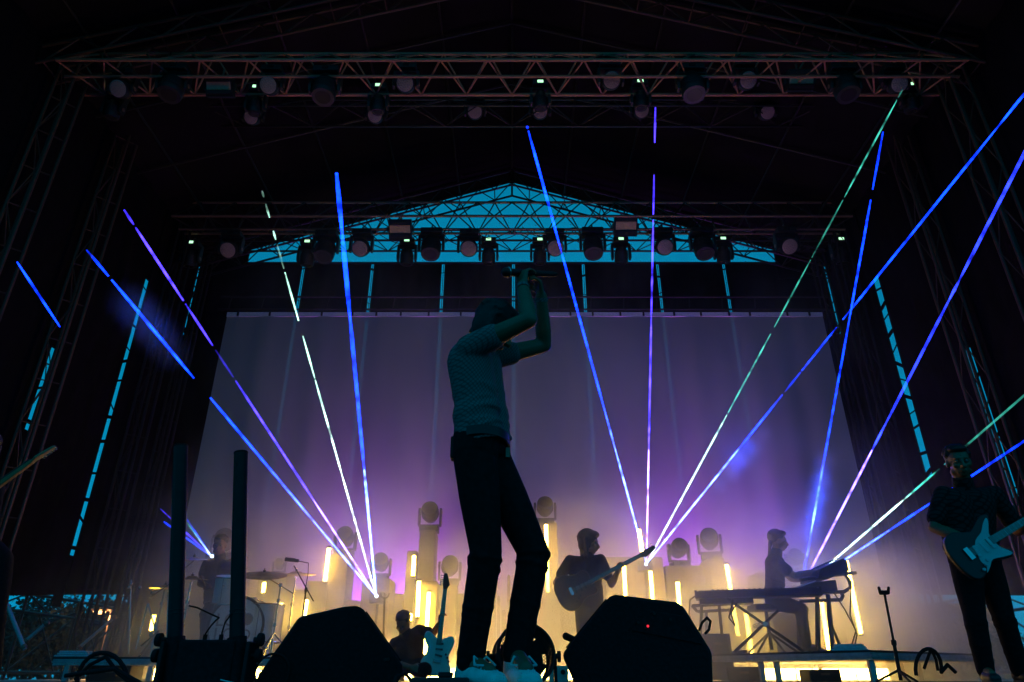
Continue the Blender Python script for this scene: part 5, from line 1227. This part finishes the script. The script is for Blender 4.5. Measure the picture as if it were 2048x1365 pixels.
# ------------------------------------------------------------------ floor fan
Yf = 3.2; fc = P(1047, 1316, Yf); fr = .122; fc.z = .132
fan = thing('floor_fan', 'round black floor fan with a mesh grille behind the singer\'s raised shoe', 'fan', V((fc.x, Yf, 0)))
ax = V((.25, -1, .25)).normalized()
MB().tube(fc - ax * .05, fc + ax * .05, fr, n=36, cap=False).build('drum_housing', M['black'], fan, smooth=True)
for s in (-1, 1): MB().ring(fc + ax * .05 * s, ax, fr, .007, 36, 6).build('rim', M['black'], fan, smooth=True)
u = ax.orthogonal().normalized(); w_ = ax.cross(u); g = MB()
for i in range(-13, 14):
    o = i * .0088; h = math.sqrt(max(0, fr * fr - o * o))
    g.tube(fc + ax * .05 + u * o - w_ * h, fc + ax * .05 + u * o + w_ * h, .0012, n=4); g.tube(fc + ax * .05 + w_ * o - u * h, fc + ax * .05 + w_ * o + u * h, .0012, n=4)
g.build('mesh_grille', M['black'], fan)
g = MB(); g.tube(fc - ax * .05, fc - ax * .02, .100, .09, 24); g.build('motor', M['black'], fan, smooth=True)
for i in range(5):
    a_ = i * 2 * math.pi / 5; d1 = u * math.cos(a_) + w_ * math.sin(a_); d2 = u * math.cos(a_ + .75) + w_ * math.sin(a_ + .75)
    MB().hexa([fc + d1 * .03, fc + d1 * .108 - ax * .012, fc + d2 * .108 + ax * .012, fc + d2 * .03 + ax * .012], [fc + d1 * .03 + ax * .003, fc + d1 * .108 - ax * .009, fc + d2 * .108 + ax * .015, fc + d2 * .03 + ax * .015]).build('blade', M['black'], fan)
sx_ = V((1, 0, 0))
for s in (-1, 1):
    MB().tube(fc + sx_ * s * (fr - .002), fc + sx_ * s * (fr + .03), .012, n=12).build('pivot', M['black'], fan); MB().tube(fc + sx_ * s * (fr + .022), fc + sx_ * s * (fr + .036), .022, n=14).build('side_knob', M['black'], fan)
    MB().hexa([fc + V((s * (fr + .012) - .006, -.02, 0)), fc + V((s * (fr + .012) + .006, -.02, 0)), fc + V((s * (fr + .012) + .006, .02, 0)), fc + V((s * (fr + .012) - .006, .02, 0))][::-1], [V((fc.x + s * (fr + .012) - .006, Yf - .05, .004)), V((fc.x + s * (fr + .012) + .006, Yf - .05, .004)), V((fc.x + s * (fr + .012) + .006, Yf + .05, .004)), V((fc.x + s * (fr + .012) - .006, Yf + .05, .004))]).build('bracket', M['black'], fan)
# small boxes on the lip
pd = P(880, 1352, 2.75); t = thing('pedal', 'low dark pedal board at the singer\'s heel', 'pedal board', V((pd.x, 2.78, 0)))
MB().box((pd.x, 2.78, .028), (.20, .16, .05)).build('board', M['board'], t, bevel=.006); MB().box((pd.x + .02, 2.76, .062), (.05, .06, .018)).build('switch', M['black'], t, bevel=.004)
MB().pipe([V((pd.x - .09, 2.76, .03)), V((pd.x - .125, 2.74, .066)), V((pd.x - .155, 2.73, .055)), V((pd.x - .165, 2.70, .01))], .006, 7).build('lead', M['rubber'], t, smooth=True)
pt = P(1118, 1345, 3.9); t = thing('set_list_box', 'small teal-lit box on the floor between the fan and the right monitor', 'box', V((pt.x, 3.95, 0)))
MB().box((pt.x, 3.95, .055), (.095, .10, .10)).build('case', M['shoe'], t, bevel=.004); MB().tube((pt.x + .02, 3.898, .075), (pt.x + .02, 3.892, .075), .012, n=12).build('knob', M['black'], t)

# ------------------------------------------------------------------ twin confetti cannon
Yq = 3.0
pl, pr = P(361, 1290, Yq), P(483, 1290, Yq)
cn = thing('confetti_cannon', 'two tall black tubes on one dark yoke base with side knobs, at the lower left', 'confetti cannon', V(((pl.x + pr.x) / 2, Yq, 0)))
tops = {}
for p, (xt, yt) in ((pl, (362, 893)), (pr, (482, 906))):
    top = P(xt, yt, Yq + .03); bot = V((p.x, Yq, .05)); dd = (top - bot).normalized(); tops[xt] = (bot, top, dd)
    MB().tube(bot, top, .030, n=28).build('tube', M['black'], cn, smooth=True); MB().ring(top, dd, .028, .004, 28, 6).build('rim', M['rubber'], cn, smooth=True)
    for z in (.24, .255): MB().ring(bot + dd * z, dd, .0305, .002, 28, 5).build('band', M['board'], cn)
    MB().tube(bot - dd * .02, bot + dd * .15, .038, n=28).build('socket', M['rough_black'], cn, smooth=True)
bot, top, dd = tops[482]
for i, zz in enumerate((.06, .12)): MB().box(top - dd * zz + V((-.012, -.0305, 0)), (.006, .003, .02 if i == 0 else .006)).build('marking', M['dark_alu'], cn)
xm = (pl.x + pr.x) / 2
MB().box((xm, Yq + .02, .095), (pr.x - pl.x - .02, .13, .185)).build('control_box', M['rough_black'], cn, bevel=.01)
for s, p in ((-1, pl), (1, pr)):
    MB().box((p.x + s * .046, Yq, .09), (.016, .12, .18)).build('side_plate', M['black'], cn, bevel=.004)
    for z in (.188, .13):
        MB().tube((p.x + s * .054, Yq - .02, z), (p.x + s * .080, Yq - .02, z), .010, n=10).build('bolt', M['black'], cn); MB().tube((p.x + s * .070, Yq - .02, z), (p.x + s * .092, Yq - .02, z), .026, .024, 18).build('side_knob', M['rubber'], cn, smooth=True, bevel=.004)
for x, y, pts in ((410, 1285, [(410, 1285), (411, 1268), (422, 1252), (432, 1241), (438, 1236), (420, 1228), (395, 1216), (378, 1212)]), (442, 1285, [(442, 1285), (444, 1266), (450, 1246), (460, 1232), (470, 1222)])):
    p0 = P(x, 1276, Yq - .02); MB().tube(p0 + V((0, 0, -.02)), p0 + V((0, 0, .012)), .0085, n=10).build('plug', M['rubber'], cn)
    MB().pipe([P(a_, b_, Yq - .02) for a_, b_ in pts], .0035, 6).build('lead', M['rubber'], cn, smooth=True)
MB().box((pr.x - .01, Yq - .055, .04), (.055, .02, .004), Matrix.Rotation(.2, 4, 'Y')).build('latch', M['chrome'], cn)

# ------------------------------------------------------------------ cable coils on the floor
def coil(label, pts, r, Y):
    tag(MB().pipe([P(x, y, Y) if y < 1364 else V((P(x, y, Y).x, Y, r)) for x, y in pts], r, 8).build('cable_coil', M['rubber'], smooth=True), label, 'cable')
def arc(cx, cy, rx, ry, a0, a1, n=12): return [(cx + rx * math.cos(rad(a0 + (a1 - a0) * i / n)), cy - ry * math.sin(rad(a0 + (a1 - a0) * i / n))) for i in range(n + 1)]
coil('thick black cable arching over the left riser edge at the lower left', arc(205, 1372, 52, 66, 195, 20), .013, 4.6)
coil('second thick cable crossing behind the arching one at the lower left', [(150, 1360), (180, 1330), (212, 1314), (235, 1345), (262, 1375)], .012, 4.8)
coil('low cable run along the floor at the lower left edge', [(130, 1352), (180, 1345), (230, 1338), (260, 1356), (285, 1372)], .012, 4.5)
coil('coiled cable at the foot of the alone-standing guitar stand', arc(1857, 1338, 26, 40, 200, -10) + [(1895, 1330), (1912, 1346)], .013, 5.6)
coil('cable leaning beside the coil near the right guitarist\'s feet', [(1848, 1338), (1862, 1298), (1872, 1320), (1876, 1342)], .011, 5.7)

# ------------------------------------------------------------------ side rails, trees, street lamps, house outside
def rail(label, segs, m='dark_alu'):
    p = V(segs[0][0]); t = thing('side_rail', label, 'guard rail', V((p.x, p.y, 0)))
    for a, b, r in segs: rod('rail_tube', a, b, r, M[m], t)
    return t
for s in (-1, 1):
    X = s * 7.62; sg = []
    for z in (.10, .95, 1.22): sg.append((V((X, 7.2, z)), V((X, 14.2, z)), .024))
    ys = [7.2, 8.6, 10.0, 11.4, 12.8, 14.2]
    for y in ys: sg.append((V((X, y, -.2)), V((X, y, 1.22)), .024))
    for y0, y1 in zip(ys, ys[1:]): sg += [(V((X, y0, .1)), V((X, y1, .95)), .016), (V((X, y0 + .4, .95)), V((X, y1 - .2, .1)), .016), (V((X, y0, 1.22)), V((X, (y0 + y1) / 2, .95)), .014), (V((X, (y0 + y1) / 2, .95)), V((X, y1, 1.22)), .014)]
    rail('scaffold guard rail with diagonal braces along the %s side of the stage' % side[s], sg)
    sg = []; Y = 14.3
    for z in (.10, .95, 1.3): sg.append((V((s * 4.6, Y, z)), V((s * 8.2, Y, z)), .022))
    for i in range(4): x = s * (4.8 + i * 1.1); sg += [(V((x, Y, -.1)), V((x, Y, 1.3)), .022), (V((x, Y, .95)), V((x + s * 1.0, Y, .1)), .014), (V((x, Y, 1.3)), V((x + s * 1.0, Y, .95)), .014)]
    rail('scaffold guard rail behind the back cloth on the %s' % side[s], sg)
for (x0, y0, x1, y1, Y, lab) in ((8, 1195, 50, 1300, 7.6, 'pale leaning pole at the lower left edge'), (94, 1246, 50, 1284, 8.0, 'short pale diagonal pole at the lower left'), (230, 1234, 156, 1298, 9.6, 'long pale diagonal pole in front of the street lamp'), (1943, 1222, 1985, 1326, 8.4, 'pale pole standing in the dark right of the screen')):
    t = thing('brace_pole', lab, 'pole', P(x1, y1, Y), 'pale scaffold poles'); rod('tube', P(x0, y0, Y), P(x1, y1, Y), .021, M['riser'], t, 10)
    for f in (.02, .95): q = P(x0, y0, Y) * (1 - f) + P(x1, y1, Y) * f; MB().sph(q, .032, 10, 6).build('coupler', M['steel'], t)
t = thing('work_light', 'tiny bright work light on a pole at the right', 'lamp', P(1946, 1211, 8.4)); MB().sph(P(1946, 1211, 8.4), .028, 12, 8).build('bulb', M['tube'], t); MB().box(P(1940, 1213, 8.42), (.06, .05, .05)).build('holder', M['black'], t)

t = thing('wing_cloth', 'black cloth hung low at the right edge behind the right guitarist', 'drape', V((7.5, 8.6, 0)))  # cloth added to shut out the bright sky past the guitarist
cloth('cloth_panel', (7.46, 7.0, 0), (7.46, 9.75, 0), .0, 1.7, t)
rod('top_pipe', (7.46, 6.98, 1.71), (7.46, 9.77, 1.71), .02, M['dark_alu'], t)
def tree(label, x, Y, h, wd, seed):
    rr = random.Random(seed); t = thing('tree', label, 'tree', (x, Y, -1.7), 'trees beyond the stage')
    tr_ = MB(); tr_.cone((x, Y, -1.7), (x + .1, Y, -1.7 + h * .45), .16, .10, 8)
    limbs = []
    for i in range(7):
        a = rr.uniform(0, 6.28); e = V((x + math.cos(a) * wd * .3, Y + math.sin(a) * wd * .3, -1.7 + h * rr.uniform(.5, .85))); tr_.cone((x + .05, Y, -1.7 + h * rr.uniform(.25, .42)), e, .06, .025, 6); limbs.append(e)
    tr_.build('trunk', M['bark'], t)
    vs = []; fs = []
    for k in range(95):
        L = rr.choice(limbs) if rr.random() < .6 else V((x, Y, -1.7 + h * .62)); c = L + V((rr.gauss(0, wd * .16), rr.gauss(0, wd * .16), rr.gauss(0, h * .10)))
        for j in range(60):
            p = c + V((rr.gauss(0, .22), rr.gauss(0, .22), rr.gauss(0, .17))); a = V((rr.uniform(-1, 1), rr.uniform(-1, 1), rr.uniform(-1, 1))).normalized() * .085; b = a.orthogonal().normalized() * .05
            o = len(vs); vs += [p - a, p + b, p + a, p - b]; fs.append((o, o + 1, o + 2, o + 3))
    MB().add(vs, fs).build('crown', M['leaf'], t)
for i, (px, Y, h, wd) in enumerate(((-20, 30, 4.7, 6), (50, 34, 5.0, 6), (112, 27, 4.0, 5), (176, 24, 4.1, 3), (262, 30, 3.5, 5), (1850, 30, 3.3, 5), (1930, 34, 4.4, 6))):
    tree(('broad dark tree at the left edge beyond the rails', 'dark tree second from the left beyond the rails', 'low dark tree left of the lamp beyond the rails', 'narrow tree right behind the left street lamp', 'low tree right of the left street lamp', 'tree seen through the smoke at the right', 'broad dark tree behind the right guitarist')[i], P(px, 1340, Y).x, Y, h, wd, i)
def street_lamp(label, x, y, Y, s):
    p = P(x, y, Y); t = thing('street_lamp', label, 'street lamp', V((p.x + s * .35, Y, -1.7)), 'street lamps beyond the stage')
    rod('post', (p.x + s * .35, Y, -1.7), (p.x + s * .35, Y, p.z + .05), .055, M['steel'], t); rod('arm', (p.x + s * .35, Y, p.z + .05), (p.x, Y, p.z + .12), .035, M['steel'], t)
    MB().ell(p + V((0, 0, .08)), (.24, 0, 0), (0, .16, 0), (0, 0, .08), 14, 8).build('lamp_head', M['steel'], t, smooth=True); MB().ell(p + V((0, 0, .01)), (.17, 0, 0), (0, .12, 0), (0, 0, .06), 14, 8).build('bulb', M['lamp_orange'], t, smooth=True)
    ld = bpy.data.lights.new('lamp_glow', 'POINT'); ld.energy = 160; ld.color = (1, .52, .2); ld.shadow_soft_size = .12; o = bpy.data.objects.new('lamp_glow', ld); col.objects.link(o); o.parent = t; o.location = p + V((0, 0, -.15)) - V(t['_o'])
street_lamp('lit street lamp seen under the left cloth wall', 199, 1225, 20, 1)
street_lamp('lit orange street lamp seen through the smoke at the right', 1771, 1274, 22, 0)
hs = thing('house', 'dim brick house front with small pale windows, seen through the smoke at the right', 'house', V((P(1850, 1300, 40).x, 40, -1.7)))
hx = P(1850, 1300, 40).x
MB().box((hx, 42, .5), (9, 4, 4.4)).build('wall', M['house'], hs); MB().prism([(-4.8, 2.7), (4.8, 2.7), (3.6, 3.6), (-3.6, 3.6)], 39.8, 44.2, Matrix.Translation((hx, 0, 0)) @ Matrix(((1, 0, 0, 0), (0, 0, 1, 0), (0, 1, 0, 0), (0, 0, 0, 1)))).build('roof', M['bark'], hs)
for i in range(5):
    for z in (.1, 1.6):
        MB().box((hx - 3.4 + i * 1.7, 39.98, z), (.8, .06, 1.0)).build('window', M['house_win'], hs)
